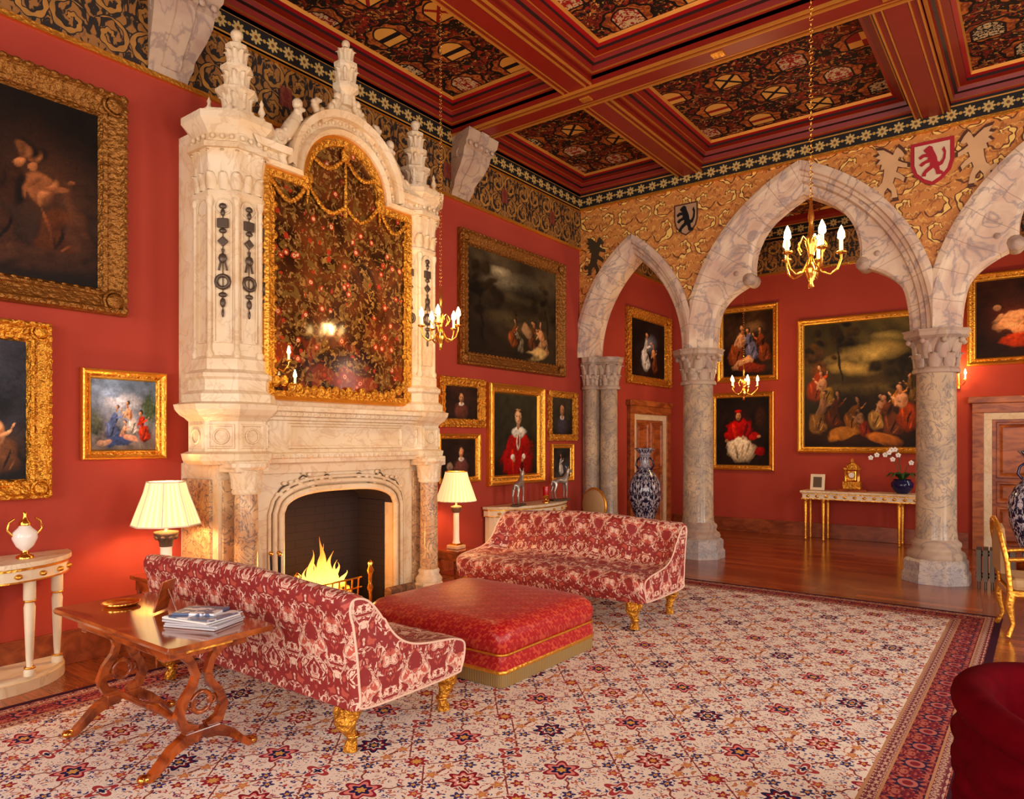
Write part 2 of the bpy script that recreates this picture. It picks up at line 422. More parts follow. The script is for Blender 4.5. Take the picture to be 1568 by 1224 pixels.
    def leaf(s,base,out,h,w,m,curl=.5):
        ox,oy=out; tx,ty=-oy,ox; loops=[]
        for t,ww,o,z in ((0,.7,0,0),(.3,1,.02,.3),(.6,.95,.05,.62),(.82,.75,.12,.86),(.95,.5,.2,.95),(1,.25,.25,.86)):
            o=o*h*curl*2; L=[]
            for q,dep in ((-1,-.012),(-.5,.004),(0,.014),(.5,.004),(1,-.012)):
                L.append((base[0]+ox*(o+dep)+tx*q*w*ww/2,base[1]+oy*(o+dep)+ty*q*w*ww/2,base[2]+z*h))
            L+= [(p[0]-ox*.014,p[1]-oy*.014,p[2]) for p in L[::-1]]
            loops.append(L)
        s.loft(loops,m,cap=(False,True),smooth=True)
    def build(s,loc=(0,0,0),rot=None,parent=None,fix=True):
        me=bpy.data.meshes.new(s.n); me.from_pydata(s.v,[],s.f)
        for m in s.ms: me.materials.append(m)
        me.polygons.foreach_set('material_index',s.fm); me.polygons.foreach_set('use_smooth',s.fs)
        ul=me.uv_layers.new(name='UVMap'); li=np.empty(len(me.loops),dtype=np.int32); me.loops.foreach_get('vertex_index',li)
        ul.data.foreach_set('uv',np.array(s.uv,dtype=np.float32)[li].ravel())
        ca=me.color_attributes.new('Col','FLOAT_COLOR','POINT'); ca.data.foreach_set('color',np.array(s.c,dtype=np.float32).ravel())
        if fix:
            bm=bmesh.new(); bm.from_mesh(me); bmesh.ops.recalc_face_normals(bm,faces=bm.faces[:]); bm.to_mesh(me); bm.free()
        me.update()
        o=bpy.data.objects.new(s.n,me); SC.collection.objects.link(o); o.location=loc
        if rot is not None: o.rotation_euler=rot
        if parent: o.parent=parent
        return o
def light(name,kind,loc,energy,col,size=.1,rot=None,sy=None,parent=None):
    l=bpy.data.lights.new(name,kind); l.energy=energy; l.color=col
    if kind=='AREA':
        l.size=size
        if sy: l.shape='RECTANGLE'; l.size_y=sy
    elif kind=='POINT': l.shadow_soft_size=size
    o=bpy.data.objects.new(name,l); SC.collection.objects.link(o); o.location=loc
    if rot: o.rotation_euler=rot
    if parent: o.parent=parent
    return o
XW,YA,YAB,YB=-5.6,9.1,9.6,12.4
XR,YR=3.6,-3.2; ZC=5.6
# ---------- shell ----------
b=MB('floor'); b.bx(XW-.2,XR+.2,YR-.2,YB+.2,-.1,0,M_floor); b.build()
b=MB('persian_rug'); b.bx(RX0,RX1,RY0,RY1,0.001,.012,M_rug); b.build()
b=MB('wall_left'); b.bx(XW-.2,XW,YR-.2,YB+.2,0,ZC,M_wall); b.build()
b=MB('wall_back'); b.bx(XW,XR,YB,YB+.2,0,ZC,M_wall); b.build()
def wall_win(name,axis,c,a0,a1,wins):
    b=MB(name); cur=a0
    def bx(p0,p1,z0,z1):
        if axis=='y': b.bx(p0,p1,c-.2 if c<0 else c,c if c<0 else c+.2,z0,z1,M_wall)
        else: b.bx(c,c+.2,p0,p1,z0,z1,M_wall)
    for w0,w1,z0,z1 in wins:
        bx(cur,w0,0,ZC); bx(w0,w1,0,z0); bx(w0,w1,z1,ZC); cur=w1
    bx(cur,a1,0,ZC); b.build()
WR=[(-4.9,-3.3,.5,3.9),(-2.0,-.4,.5,3.9),(.9,2.5,.5,3.9)]
WX=[(-1.5,.1,.5,3.9),(2.0,3.6,.5,3.9),(5.4,7.0,.5,3.9),(10.3,11.6,.8,3.6)]
wall_win('wall_rear','y',YR,XW,XR,WR); wall_win('wall_right','x',XR,YR-.2,YB+.2,WX)
k=1; DL=(1,.925,.84)
for (a0,a1,z0,z1) in WR:
    b=MB('window_%d'%k)
    for f in (0,.5,1): b.bx(a0+f*(a1-a0)-.04,a0+f*(a1-a0)+.04,YR-.14,YR-.06,z0,z1,M_white)
    for f in (0,.33,.66,1): b.bx(a0,a1,YR-.13,YR-.07,z0+f*(z1-z0)-.03,z0+f*(z1-z0)+.03,M_white)
    b.build(); light('daylight_%d'%k,'AREA',((a0+a1)/2,YR+.02,(z0+z1)/2),135,DL,a1-a0,(PI/2,0,0),z1-z0); k+=1
for i,(a0,a1,z0,z1) in enumerate(WX):
    b=MB('window_%d'%k)
    for f in (0,.5,1): b.bx(XR+.06,XR+.14,a0+f*(a1-a0)-.04,a0+f*(a1-a0)+.04,z0,z1,M_white)
    for f in (0,.33,.66,1): b.bx(XR+.07,XR+.13,a0,a1,z0+f*(z1-z0)-.03,z0+f*(z1-z0)+.03,M_white)
    b.build(); light('daylight_%d'%k,'AREA',(XR-.02,(a0+a1)/2,(z0+z1)/2),[95,170,160,50][i],DL,a1-a0,(PI/2,0,PI/2),z1-z0); k+=1
# trims: friezes
def frz(n,box,band):
    b=MB(n); b.bx(*box,M_frz); b.bx(*band,M_band)
    (x0,x1,y0,y1,z0,z1)=box
    b.bx(x0,x1+.015,y0,y1,z0-.04,z0,M_gold); b.bx(x0,x1+.02,y0,y1,z1-.015,z1+.02,M_gold); b.build()
frz('trim_1',(XW,XW+.02,YR,YA,4.5,5.05),(XW,XW+.04,YR,YA,5.05,5.3))
frz('trim_2',(XW,XW+.02,YAB,YB,4.5,5.05),(XW,XW+.04,YAB,YB,5.05,5.3))
frz('trim_3',(XW,XR,YB-.02,YB,4.5,5.05),(XW,XR,YB-.04,YB,5.05,5.3))
b=MB('trim_4'); b.bx(XW,XR,YA-.04,YA,5.08,5.3,M_band); b.bx(XW,XR,YA-.05,YA,5.05,5.08,M_gold); b.build()
for n,bb in (('baseboard_left',[(XW,XW+.03,YR,2.9),(XW,XW+.03,5.4,YA-.02)]),('baseboard_left_back',[(XW,XW+.03,YAB+.3,10.5)]),('baseboard_back',[(XW+.04,-.9,YB-.03,YB),(.9,XR,YB-.03,YB)])):
    b=MB(n)
    for x0,x1,y0,y1 in bb: b.bx(x0,x1,y0,y1,0,.24,M_skirt,.005); 
    b.build()
# ---------- ceiling ----------
b=MB('ceiling'); b.bx(XW-.2,XR+.2,YR-.2,YB+.2,ZC,ZC+.1,M_dark)
xs=[XW,-3.83,-.99,1.85,XR]; ys=[YR,-.7,2.83,6.35,YA]
HW=.17
def rect(x0,x1,y0,y1,o,z): return [(x0+o,y0+o,z),(x1-o,y0+o,z),(x1-o,y1-o,z),(x0+o,y1-o,z)]
STEPS=[((0,5.26),(0,5.32),M_beam),((0,5.32),(.03,5.32),M_goldl),((.03,5.32),(.04,5.37),M_beam),((.04,5.37),(.07,5.38),M_dark),((.07,5.38),(.08,5.42),M_beam),((.08,5.42),(.095,5.42),M_goldl),((.095,5.42),(.16,5.43),M_beam),((.16,5.43),(.16,5.46),M_dark),((.16,5.46),(.20,5.47),M_crim),((.20,5.47),(.215,5.5),M_goldl)]
for i in range(4):
    for j in range(4):
        x0=xs[i]+(HW if i else .04); x1=xs[i+1]-(HW if i<3 else .04); y0=ys[j]+(HW if j else .04); y1=ys[j+1]-(HW if j<3 else .04)
        for (o0,z0),(o1,z1),m in STEPS: b.loft([rect(x0,x1,y0,y1,o0,z0),rect(x0,x1,y0,y1,o1,z1)],m,smooth=False)
        b.add(rect(x0,x1,y0,y1,.215,5.50),[(0,1,2,3)],M_ceil)
for x in xs[1:4]:
    b.bx(x-HW,x+HW,YR,YA,5.22,5.3,M_beam); b.bx(x-.09,x+.09,YR,YA,5.205,5.225,M_beam); 
    for e in (-.10,.10,-.165,.165): b.bx(x+e-.006,x+e+.006,YR,YA,5.2,5.225,M_goldl)
for y in ys[1:4]:
    b.bx(XW,XR,y-HW,y+HW,5.2,5.3,M_beam); b.bx(XW,XR,y-.09,y+.09,5.18,5.205,M_beam)
    for e in (-.10,.10,-.165,.165): b.bx(XW,XR,y+e-.006,y+e+.006,5.175,5.205,M_goldl)
    for q in range(-4,3): b.box((q*1.42+.43,y,5.175),(.12,.09,.02),M_gold,.005)
b.bx(XW,XR,YAB,YB,5.3,5.34,M_ceil)
for y in (YAB+.3,10.9,12.1): b.bx(XW,XR,y-.1,y+.1,5.22,5.32,M_beam)
b.build()
# ---------- arch wall (with its stone arches) ----------
ZS=2.85
ARC=[(-4.715,.885,.94,1.70),(-2.41,1.42,1.5,2.2),(.43,1.42,1.5,2.2),(3.27,1.42,1.5,2.2)]
def zout(x):
    for c,h,a,H in ARC:
        if abs(x-c)<=h+1e-6:
            R=(a*a+H*H)/(2*a); dx=a-abs(x-c); cx=R-dx
            return ZS+math.sqrt(max(0,R*R-cx*cx))
    return ZS
b=MB('wall_arcade')
st=[]
for c,h,a,H in ARC:
    for i in range(61): st.append(c-h+2*h*i/60)
st=[x for x in st if x<=XR]; st[0]=XW
fr=[[(x,YA,zout(x)) for x in st],[(x,YA,5.3) for x in st]]; bk=[[(x,YAB,zout(x)) for x in st],[(x,YAB,5.3) for x in st]]
b.loft(fr,M_span,loopclosed=False,smooth=False); b.loft(bk,M_wall,loopclosed=False,smooth=False)
b.loft([fr[0],bk[0]],M_stone,loopclosed=False,smooth=False)
for c,h,a,H in ARC[:3]:
    R=(a*a+H*H)/(2*a); big=h>1
    wb=.33 if big else .24; ca=.32 if big else .0
    n=72; thm=math.asin(min(1,H/R)); zc=1.16
    for sgn in (-1,1):
        loops=[];uvs=[]
        for i in range(n+1):
            th=thm*i/n; zz=R*math.sin(th)
            cusp=max(0,1-abs(zz-zc)/(.62 if zz<zc else .72))**1.6*ca
            w2=wb+cusp
            sec=[(-.012,.02),(-.012,-.05),(.05,-.06),(.09,-.05),(.105,-.01),(.14,.0),(.155,.03),(.20,.04),(.22,.10),(max(w2-.04,.23),.11),(w2,.14),(w2,.36),(max(w2-.04,.23),.39),(.22,.40),(.12,.53),(-.012,.55),(-.012,.48)]
            l=[]
            for w,y in sec:
                rr=R-w; x=(R-a)-rr*math.cos(th); z=rr*math.sin(th)
                if x>0: x=0; z=math.sqrt(max(0,rr*rr-(R-a)**2))
                x=max(x,-h)
                l.append((max(c+x,XW+.001) if sgn<0 else c-x, YA+y, ZS+z)); uvs.append((R*th,y))
            loops.append(l)
        if sgn>0: loops=[l[::-1] for l in loops]; uvs=[q for i in range(n+1) for q in uvs[i*len(sec):(i+1)*len(sec)][::-1]]
        b.loft(loops,M_stone,loopclosed=False,smooth=False,uv=uvs)
        if big:
            th=math.asin(zc/R)
            for ww,rad,dep in ((wb+ca-.06,.085,.165),(wb+ca-.24,.075,.16)):
                rr=R-ww; x=(R-a)-rr*math.cos(th); z=ZS+rr*math.sin(th)
                X_=c+x if sgn<0 else c-x
                b.M=Matrix(((1,0,0,X_),(0,0,1,YA+.25),(0,1,0,z),(0,0,0,1)))
                b.lathe([(0,-dep),(rad*.4,-dep+.003),(rad*.5,-dep+.018),(rad*.85,-dep+.02),(rad,-dep+.05),(rad,dep-.05),(rad*.85,dep-.02),(0,dep)],M_stone,(0,0,0),12)
                b.M=None
b.build(fix=False)
def pillar(x,y,r=.205,name='marble_pillar',extra=None):
    b=MB(name) if extra is None else extra; q=r/.205
    b.oct([(.33*q,0.001),(.33*q,.1),(.31*q,.13),(.31*q,.24),(.28*q,.27)],M_base,(x,y,0))
    b.lathe([(.29*q,.27),(.30*q,.30),(.285*q,.34),(.25*q,.36),(.24*q,.39),(.255*q,.42),(.25*q,.45),(.225*q,.47),(r+.01,.49)],M_stone,(x,y,0),28)
    b.lathe([(r+.01,.49),(r,.6),(r*.97,2.37),(r+.01,2.39)],M_shaft,(x,y,0),32)
    b.lathe([(r+.03,2.37),(r+.04,2.39),(r+.03,2.42),(r+.0,2.44),(r+.01,2.6),(r+.05,2.74),(r+.07,2.76)],M_stone,(x,y,0),28)
    for row,(z,hh,n) in enumerate([(2.43,.17,8),(2.53,.22,8)]):
        for i in range(n):
            a_=TAU*(i+.5*row)/n; o=(math.cos(a_),math.sin(a_)); b.leaf((x+(r+.012+.01*row)*o[0],y+(r+.012+.01*row)*o[1],z),o,hh,.15*q,M_stone,.55)
    for i in range(8):
        a_=TAU*(i+.5)/8; b.sph((x+(r+.075*q)*math.cos(a_),y+(r+.075*q)*math.sin(a_),2.725),.035*q,M_stone,7,5)
    b.oct([(.27*q,2.75),(.31*q,2.78),(.31*q,2.82),(.33*q,2.85)],M_stone,(x,y,0))
    if extra is None: b.build()
pillar(-3.83,9.35); pillar(-.99,9.35); pillar(1.85,9.35)
b=MB('marble_pillar'); b.bx(XW,-5.38,9.2,9.55,0.001,2.85,M_stone); pillar(-5.46,9.2,.10,extra=b); pillar(-5.24,9.36,.13,extra=b)
b.v=[(max(p[0],XW+.001),p[1],p[2]) for p in b.v]; b.build()
# corbels
for y in (2.83,6.35):
    b=MB('stone_corbel')
    prof=[(0.001,4.5),(.03,4.5),(.05,4.55),(.09,4.6),(.10,4.66),(.15,4.72),(.22,4.80),(.28,4.90),(.30,4.98),(.34,5.0),(.34,5.05),(.38,5.08),(.40,5.172),(0.001,5.172)]
    b.loft([[(XW+px,y+s*(.15+.12*px/.4),z) for px,z in prof] for s in (-1,1)],M_stone,cap=(True,True),smooth=False)
    b.loft([[(XW+px+.02,y+s*.07,z) for px,z in prof[2:-1]]+[(XW+.05,y+s*.07,5.1)] for s in (-1,1)],M_stone,cap=(True,True),smooth=False)
    for s in (-1,1): b.torus((XW+.2,y+s*.19,4.95),.06,.018,M_stone,'y',14,6)
    for i in range(5): b.sph((XW+.36,y-.2+.1*i,5.02),(.02,.035,.03),M_stone,6,5)
    b.build()
# ---------- arch wall heraldry ----------
LION=[(.30,.95),(.42,1.0),(.52,.95),(.55,.85),(.62,.72),(.68,.58),(.70,.45),(.78,.40),(.88,.50),(.92,.68),(.86,.80),(.94,.88),(1.0,.72),(.98,.5),(.88,.32),(.76,.28),(.78,.15),(.90,.08),(.88,0),(.66,.02),(.62,.18),(.55,.26),(.44,.20),(.30,.12),(.28,.02),(.12,.04),(.16,.14),(.28,.26),(.42,.34),(.44,.46),(.28,.44),(.14,.36),(.04,.42),(.14,.50),(.34,.56),(.36,.64),(.22,.66),(.08,.60),(.02,.68),(.16,.76),(.32,.76),(.24,.82),(.2,.88)]
GRIF=[(.12,.80),(.20,.90),(.30,.98),(.36,.94),(.42,.84),(.52,.90),(.66,.98),(.84,1.0),(.76,.90),(.88,.86),(.74,.80),(.84,.72),(.70,.70),(.74,.60),(.64,.60),(.66,.46),(.70,.34),(.80,.26),(.92,.30),(.98,.22),(.90,.16),(.80,.18),(.78,.06),(.86,.0),(.66,.0),(.64,.14),(.56,.22),(.46,.14),(.44,.04),(.50,.0),(.30,.0),(.34,.16),(.42,.30),(.38,.40),(.24,.34),(.16,.28),(.12,.36),(.22,.44),(.34,.50),(.30,.60),(.16,.56),(.06,.54),(.06,.62),(.18,.66),(.30,.72),(.26,.78),(.18,.76)]
def lion(b,cx,cz,w,h,y,m,flip=1,P=LION,th=.008): b.ext([(cx+flip*(px-.5)*w,cz+(pz-.5)*h) for px,pz in P],y-th,y,m,'y')
def shieldpoly(cx,cz,w,h): return [(cx-w/2,cz+h/2),(cx+w/2,cz+h/2),(cx+w/2,cz),(cx+w*.42,cz-h*.22),(cx+w*.22,cz-h*.4),(cx,cz-h/2),(cx-w*.22,cz-h*.4),(cx-w*.42,cz-h*.22),(cx-w/2,cz)]
Y0=YA-.001
M_tan=mat('tan_supporter',C(214,170,120)); M_tand=mat('supporter_outline',C(84,44,24)); M_vred=mat('heraldic_red',C(170,20,36)); M_crm=mat('heraldic_cream',C(220,196,160)); M_dgr=mat('dark_griffin',C(58,50,30)); M_gf=mat('grey_field',C(176,140,104))
b=MB('lion_shield'); b.ext(shieldpoly(-3.9,4.62,.34,.44),Y0-.010,Y0,M_tand,'y'); b.ext(shieldpoly(-3.9,4.62,.30,.40),Y0-.014,Y0,M_gf,'y'); lion(b,-3.9,4.63,.27,.36,Y0-.014,M_black); b.build()
b=MB('heraldic_shield'); b.ext(shieldpoly(-1.0,4.70,.42,.5),Y0-.02,Y0,M_vred,'y'); b.ext(shieldpoly(-1.0,4.70,.34,.42),Y0-.025,Y0,M_crm,'y'); lion(b,-1.0,4.72,.27,.34,Y0-.025,M_vred); 
for cx,fl in ((-1.42,-1),(-.58,1)): lion(b,cx,4.68,.46,.66,Y0-.002,M_tand,fl,GRIF); lion(b,cx,4.68,.40,.58,Y0-.010,M_tan,fl,GRIF)
b.build()
b=MB('painted_griffin'); lion(b,-5.33,4.35,.40,.56,Y0,M_dgr,-1,GRIF); b.build()
# ---------- paintings ----------
def paint(seed,top,bot,blobs,nx=110,ny=110,mod=.45,warp=.012,gl=.55):
    rs=np.random.RandomState(seed); U,V=np.meshgrid(np.linspace(0,1,nx),np.linspace(0,1,ny))
    def nf(lo,hi,k,sc):
        z=np.zeros_like(U)
        for _ in range(k):
            a=rs.uniform(lo,hi); t=rs.uniform(0,TAU); z+=np.sin(a*(U*math.cos(t)+V*math.sin(t))+rs.uniform(0,TAU))
        return z/sc
    nz=nf(2,16,14,5); nz2=nf(15,60,16,6); nz3=nf(60,140,16,6); wa=nf(12,50,12,4); wb_=nf(12,50,12,4)
    T=np.array(C(*top)[:3]);B=np.array(C(*bot)[:3]); img=B+(T-B)*V[...,None]; img=img*(1+mod*nz[...,None])*(1+.3*nz2[...,None])
    UU=U+wa*warp; VV=V+wb_*warp
    for bl in blobs:
        cx,cy,rx,ry,col=bl[:5]; rot=bl[5] if len(bl)>5 else 0; soft=bl[6] if len(bl)>6 else .22
        dx=UU-cx;dy=VV-cy; c_,s_=math.cos(rot),math.sin(rot)
        big=min(1,max(rx,ry)/.12)
        r=np.sqrt(((dx*c_+dy*s_)/rx)**2+((-dx*s_+dy*c_)/ry)**2)+(nz2*.12+nz3*.08+nz*.08)*big
        lit=(-dx*.6/rx+dy*.8/ry)*.45+.95
        mk=np.clip((1-r)/soft,0,1)[...,None]; img=img*(1-mk)+np.array(C(*col)[:3])*mk*np.clip(lit+.25*nz3+.2*nz2,.2,1.7)[...,None]
    nl=nf(3,11,10,3.2)
    img=img*np.clip(1+gl*nl,.3,1.5)[...,None]
    vg=1-.5*np.clip(np.sqrt((U-.5)**2+(V-.5)**2)*1.4-.35,0,1)
    return np.clip(img*vg[...,None],0,1)
SK=(200,142,98); SK2=(160,100,62)
def fig(cx,by,h,robe,asp=1.0,lean=0,skin=SK,hair=(40,24,14),nude=False,arm=1):
    k=1/asp; robe=tuple(int(c*.82) for c in robe); d=tuple(int(c*.4) for c in robe); l=tuple(min(255,int(c*1.3+8)) for c in robe)
    tx=cx+lean*h*.16*k; hx=tx+lean*h*.08*k
    B=[(cx+.03*h*k,by+.2*h,.24*h*k,.2*h,d,.2,.5),(cx,by+.25*h,.17*h*k,.27*h,robe,lean*.3),(cx+.07*h*k,by+.15*h,.16*h*k,.12*h,robe,-.4),(cx-.06*h*k,by+.25*h,.02*h*k,.2*h,l,.2),(cx+.04*h*k,by+.22*h,.018*h*k,.17*h,d,-.35),(cx+.10*h*k,by+.15*h,.014*h*k,.12*h,l,-.6)]
    B+=[(tx,by+.57*h,.105*h*k,.17*h,skin if nude else robe,-lean*.3),(tx+.05*h*k,by+.55*h,.035*h*k,.15*h,d if not nude else SK2,-.2,.5),
        (tx+arm*.1*h*k,by+.58*h,.11*h*k,.032*h,skin if nude else l,.5*arm),(tx+arm*.2*h*k,by+.68*h,.05*h*k,.018*h,skin,.9*arm),(tx-.09*h*k,by+.54*h,.032*h*k,.12*h,skin if nude else robe,-.4),
        (hx,by+.74*h,.03*h*k,.05*h,SK2),(hx+.012*k*h,by+.85*h,.068*h*k,.08*h,hair,lean*.5,.4),(hx-.012*k*h,by+.83*h,.043*h*k,.057*h,skin,lean*.4),(hx+.012*k*h,by+.82*h,.026*h*k,.045*h,SK2,0,.8)]
    return B
def bust(cx,cy,s,coat,collar=(224,210,190),hair=(50,28,18),asp=.85,skin=SK):
    k=1/asp
    return [(cx,cy-.5*s,.42*s*k,.42*s,tuple(int(c*.5) for c in coat)),(cx,cy-.52*s,.38*s*k,.38*s,coat),(cx,cy-.2*s,.15*s*k,.09*s,collar),(cx,cy-.13*s,.07*s*k,.12*s,skin),
      (cx,cy+.08*s,.185*s*k,.23*s,hair),(cx,cy+.04*s,.13*s*k,.18*s,skin),(cx+.05*s*k,cy+.02*s,.06*s*k,.15*s,SK2,0,.6),(cx-.05*s*k,cy+.07*s,.022*s*k,.012*s,(60,30,20)),(cx+.045*s*k,cy+.07*s,.022*s*k,.012*s,(60,30,20)),(cx,cy+.0*s,.016*s*k,.04*s,(226,176,130)),(cx,cy-.065*s,.04*s*k,.012*s,(160,60,50))]
def tree(x,y,r,col,asp,seed=1):
    rs=random.Random(seed); o=[(x+.02,y-.8*r,.05*r/asp,.8*r,tuple(int(c*.6) for c in col),.1)]
    for i in range(16):
        a=rs.uniform(0,TAU); q=rs.uniform(0,.85)*r; f=rs.uniform(.5,1.5); o.append((x+q*math.cos(a)/asp,y+q*math.sin(a)*.8,rs.uniform(.16,.34)*r/asp,rs.uniform(.12,.24)*r,tuple(int(c*f) for c in col),rs.uniform(-.5,.5),.5))
    return o
def painting(name,wall,a0,a1,z0,z1,fw,img,style='gold',dep=.07):
    w=a1-a0;h=z1-z0; b=MB(name)
    M1={'gold':M_gold,'orn':M_goldo,'dark':M_goldd}[style]
    def R(o,d): return [(-w/2+o,-h/2+o,d),(w/2-o,-h/2+o,d),(w/2-o,h/2-o,d),(-w/2+o,h/2-o,d)]
    prof=[(0,0),(0,dep*.6),(fw*.06,dep*.9),(fw*.2,dep),(fw*.3,dep*.75),(fw*.5,dep*.6),(fw*.7,dep*.45),(fw*.74,dep*.6),(fw*.86,dep*.55),(fw,.012)]
    for i in range(len(prof)-1): b.loft([R(*prof[i]),R(*prof[i+1])],(M1 if i not in (5,) else M_goldo if style!='dark' else M_goldd),smooth=False)
    if style in('orn','dark'):
        mm=M_goldo if style=='orn' else M_goldd
        for sx in (-1,1):
            for sy in (-1,1):
                b.sph((sx*(w/2-fw*.5),sy*(h/2-fw*.5),dep*.75),(fw*.34,fw*.34,dep*.35),mm,10,6); b.torus((sx*(w/2-fw*.5),sy*(h/2-fw*.5),dep*.8),fw*.4,fw*.06,mm,'z',16,6)
        for (L_,hor) in ((w,True),(h,False)):
            nb=max(4,int(L_/.075))
            for i in range(nb):
                q=-L_/2+L_*(i+.5)/nb
                for s in (-1,1):
                    if hor: b.sph((q,s*(h/2-fw*.12),dep*.95),(L_/nb*.36,fw*.10,.010),M1,7,4); b.sph((q,s*(h/2-fw*.92),dep*.45),(L_/nb*.3,fw*.06,.008),M1,6,4)
                    else: b.sph((s*(w/2-fw*.12),q,dep*.95),(fw*.10,L_/nb*.36,.010),M1,7,4); b.sph((s*(w/2-fw*.92),q,dep*.45),(fw*.06,L_/nb*.3,.008),M1,6,4)
    ny,nx=img.shape[:2]; cw=w-2*fw; ch=h-2*fw
    vs=[(-cw/2+cw*i/(nx-1),-ch/2+ch*j/(ny-1),.014) for j in range(ny) for i in range(nx)]
    fs=[(j*nx+i,j*nx+i+1,(j+1)*nx+i+1,(j+1)*nx+i) for j in range(ny-1) for i in range(nx-1)]
    col=[tuple(img[j,i])+(1,) for j in range(ny) for i in range(nx)]
    b.add(vs,fs,M_canvas,False,None,col)
    o=b.build(fix=False)
    c=(a0+a1)/2;zc=(z0+z1)/2
    if wall=='L': o.matrix_world=Matrix(((0,0,1,XW+.002),(1,0,0,c),(0,1,0,zc),(0,0,0,1)))
    else: o.matrix_world=Matrix(((1,0,0,c),(0,0,-1,YB-.002),(0,1,0,zc),(0,0,0,1)))
    return o
painting('oil_painting','L',.2,2.50,2.54,4.19,.19,paint(1,(26,17,11),(38,22,13),[(.5,.5,.3,.35,(50,28,16),0,.9),(.85,.55,.2,.4,(64,36,20),.3,.9)]+fig(.87,.12,.66,(84,42,20),1.5,-.8,(118,70,42),nude=True)+fig(.66,.02,.8,(60,32,18),1.5,.7,(110,66,38),arm=-1)+[(.8,.1,.3,.08,(60,34,20),.1,.5),(.93,.3,.04,.3,(70,40,24),.2,.5)],170,124,gl=.7),'dark',.1)
painting('oil_painting','L',.95,1.99,1.20,2.42,.14,paint(2,(70,68,78),(40,34,34),[(.7,.75,.3,.2,(96,96,110),0,.8),(.75,.2,.4,.2,(60,40,28),0,.6)]+fig(.5,.08,.8,(70,74,106),.8,0)+fig(.84,.04,.5,(110,66,40),.8,-.7,nude=True)),'orn',.1)
painting('oil_painting','L',2.19,2.81,1.46,2.135,.075,paint(3,(132,152,176),(120,104,92),[(.5,.68,.38,.16,(204,204,212),0,.6),(.3,.8,.2,.1,(150,170,196),0,.6),(.9,.6,.14,.3,(80,96,66),0,.5),(.08,.35,.14,.25,(90,92,70),0,.6)]+fig(.30,.14,.56,(100,116,166),.95,.6,(222,166,126))+fig(.62,.2,.56,(214,200,190),.95,-.5,(222,166,126),nude=True,arm=-1)+fig(.80,.12,.5,(196,60,36),.95,-.3,(214,154,114))+fig(.48,.06,.4,(214,150,120),.95,.3,(224,170,130),nude=True)+[(.42,.12,.3,.08,(70,90,146),.1),(.6,.16,.14,.05,(220,160,128),-.2),(.2,.1,.14,.05,(220,170,134),.2)],mod=.2,gl=.25),'gold',.06)
painting('oil_painting','L',6.32,8.60,2.52,4.15,.17,paint(4,(70,58,40),(34,21,11),[(.5,.76,.42,.12,(134,122,92),.1,.9),(.62,.6,.3,.06,(104,90,62),-.1,.9),(.34,.84,.14,.06,(176,160,122),0,.9),(.55,.4,.4,.09,(66,54,32),.05,.7),(.7,.3,.3,.08,(88,66,36),-.1,.7)]+tree(.86,.66,.30,(46,38,20),1.4,3)+tree(.12,.62,.36,(38,28,15),1.4,5)+tree(.5,.52,.12,(50,42,22),1.4,6)+fig(.46,.10,.34,(150,76,40),1.4,.7)+fig(.56,.06,.3,(150,130,96),1.4,-.6,arm=-1)+fig(.70,.10,.36,(110,60,34),1.4,.3)+fig(.84,.05,.42,(180,130,84),1.4,-.7,nude=True,arm=-1)+[(.75,.07,.14,.07,(214,176,110),.2),(.64,.3,.05,.09,(170,130,90),.4),(.5,.05,.5,.05,(30,18,10),0,.6)],160,120,gl=.5),'dark',.09)
painting('portrait_painting','L',5.98,6.79,1.76,2.36,.11,paint(5,(50,24,16),(30,16,10),bust(.5,.62,.8,(84,44,34),asp=1.3),60,60,warp=.004,gl=.3),'orn',.07)
painting('portrait_painting','L',5.95,6.71,1.10,1.69,.07,paint(6,(36,18,12),(24,14,10),bust(.58,.62,.75,(96,54,46),asp=1.3)+[(.25,.28,.1,.12,(170,140,110))],60,60,warp=.004,gl=.3),'gold',.06)
wom=[(.55,.18,.42,.30,(110,16,16)),(.55,.19,.38,.28,(168,24,26)),(.43,.15,.03,.22,(206,60,50),.1),(.64,.14,.03,.2,(90,10,14),-.1),(.55,.42,.19,.18,(176,28,28)),(.36,.36,.075,.19,(168,24,26),-.45),(.75,.36,.075,.19,(150,20,22),.45),(.55,.53,.18,.085,(236,226,200)),(.55,.40,.05,.12,(226,206,180)),(.55,.42,.02,.1,(150,26,26)),(.42,.22,.05,.04,(236,226,204)),(.68,.22,.05,.04,(236,226,204)),(.45,.18,.035,.03,SK),(.65,.18,.035,.03,SK),(.55,.62,.04,.07,SK),(.55,.735,.12,.125,(46,26,14)),(.55,.715,.08,.105,(230,180,134)),(.585,.705,.03,.085,(196,140,96),0,.7),(.522,.73,.014,.008,(50,26,16)),(.578,.73,.014,.008,(50,26,16)),(.55,.67,.022,.008,(170,60,50)),(.55,.815,.07,.012,(196,150,90))]
painting('portrait_painting','L',6.87,8.09,1.03,2.34,.13,paint(7,(44,42,28),(22,16,12),wom,100,110,warp=.003,gl=.2),'gold',.08)
painting('portrait_painting','L',8.23,8.97,1.60,2.32,.10,paint(8,(46,36,28),(30,22,16),bust(.5,.62,.8,(46,40,50),asp=1.0),60,60,warp=.004,gl=.3),'orn',.06)
painting('portrait_painting','L',8.30,8.88,1.01,1.56,.07,paint(9,(30,30,30),(50,44,40),fig(.45,.05,.85,(220,210,196),1.1)+[(.75,.3,.14,.2,(40,50,60))],60,60,gl=.3),'gold',.05)
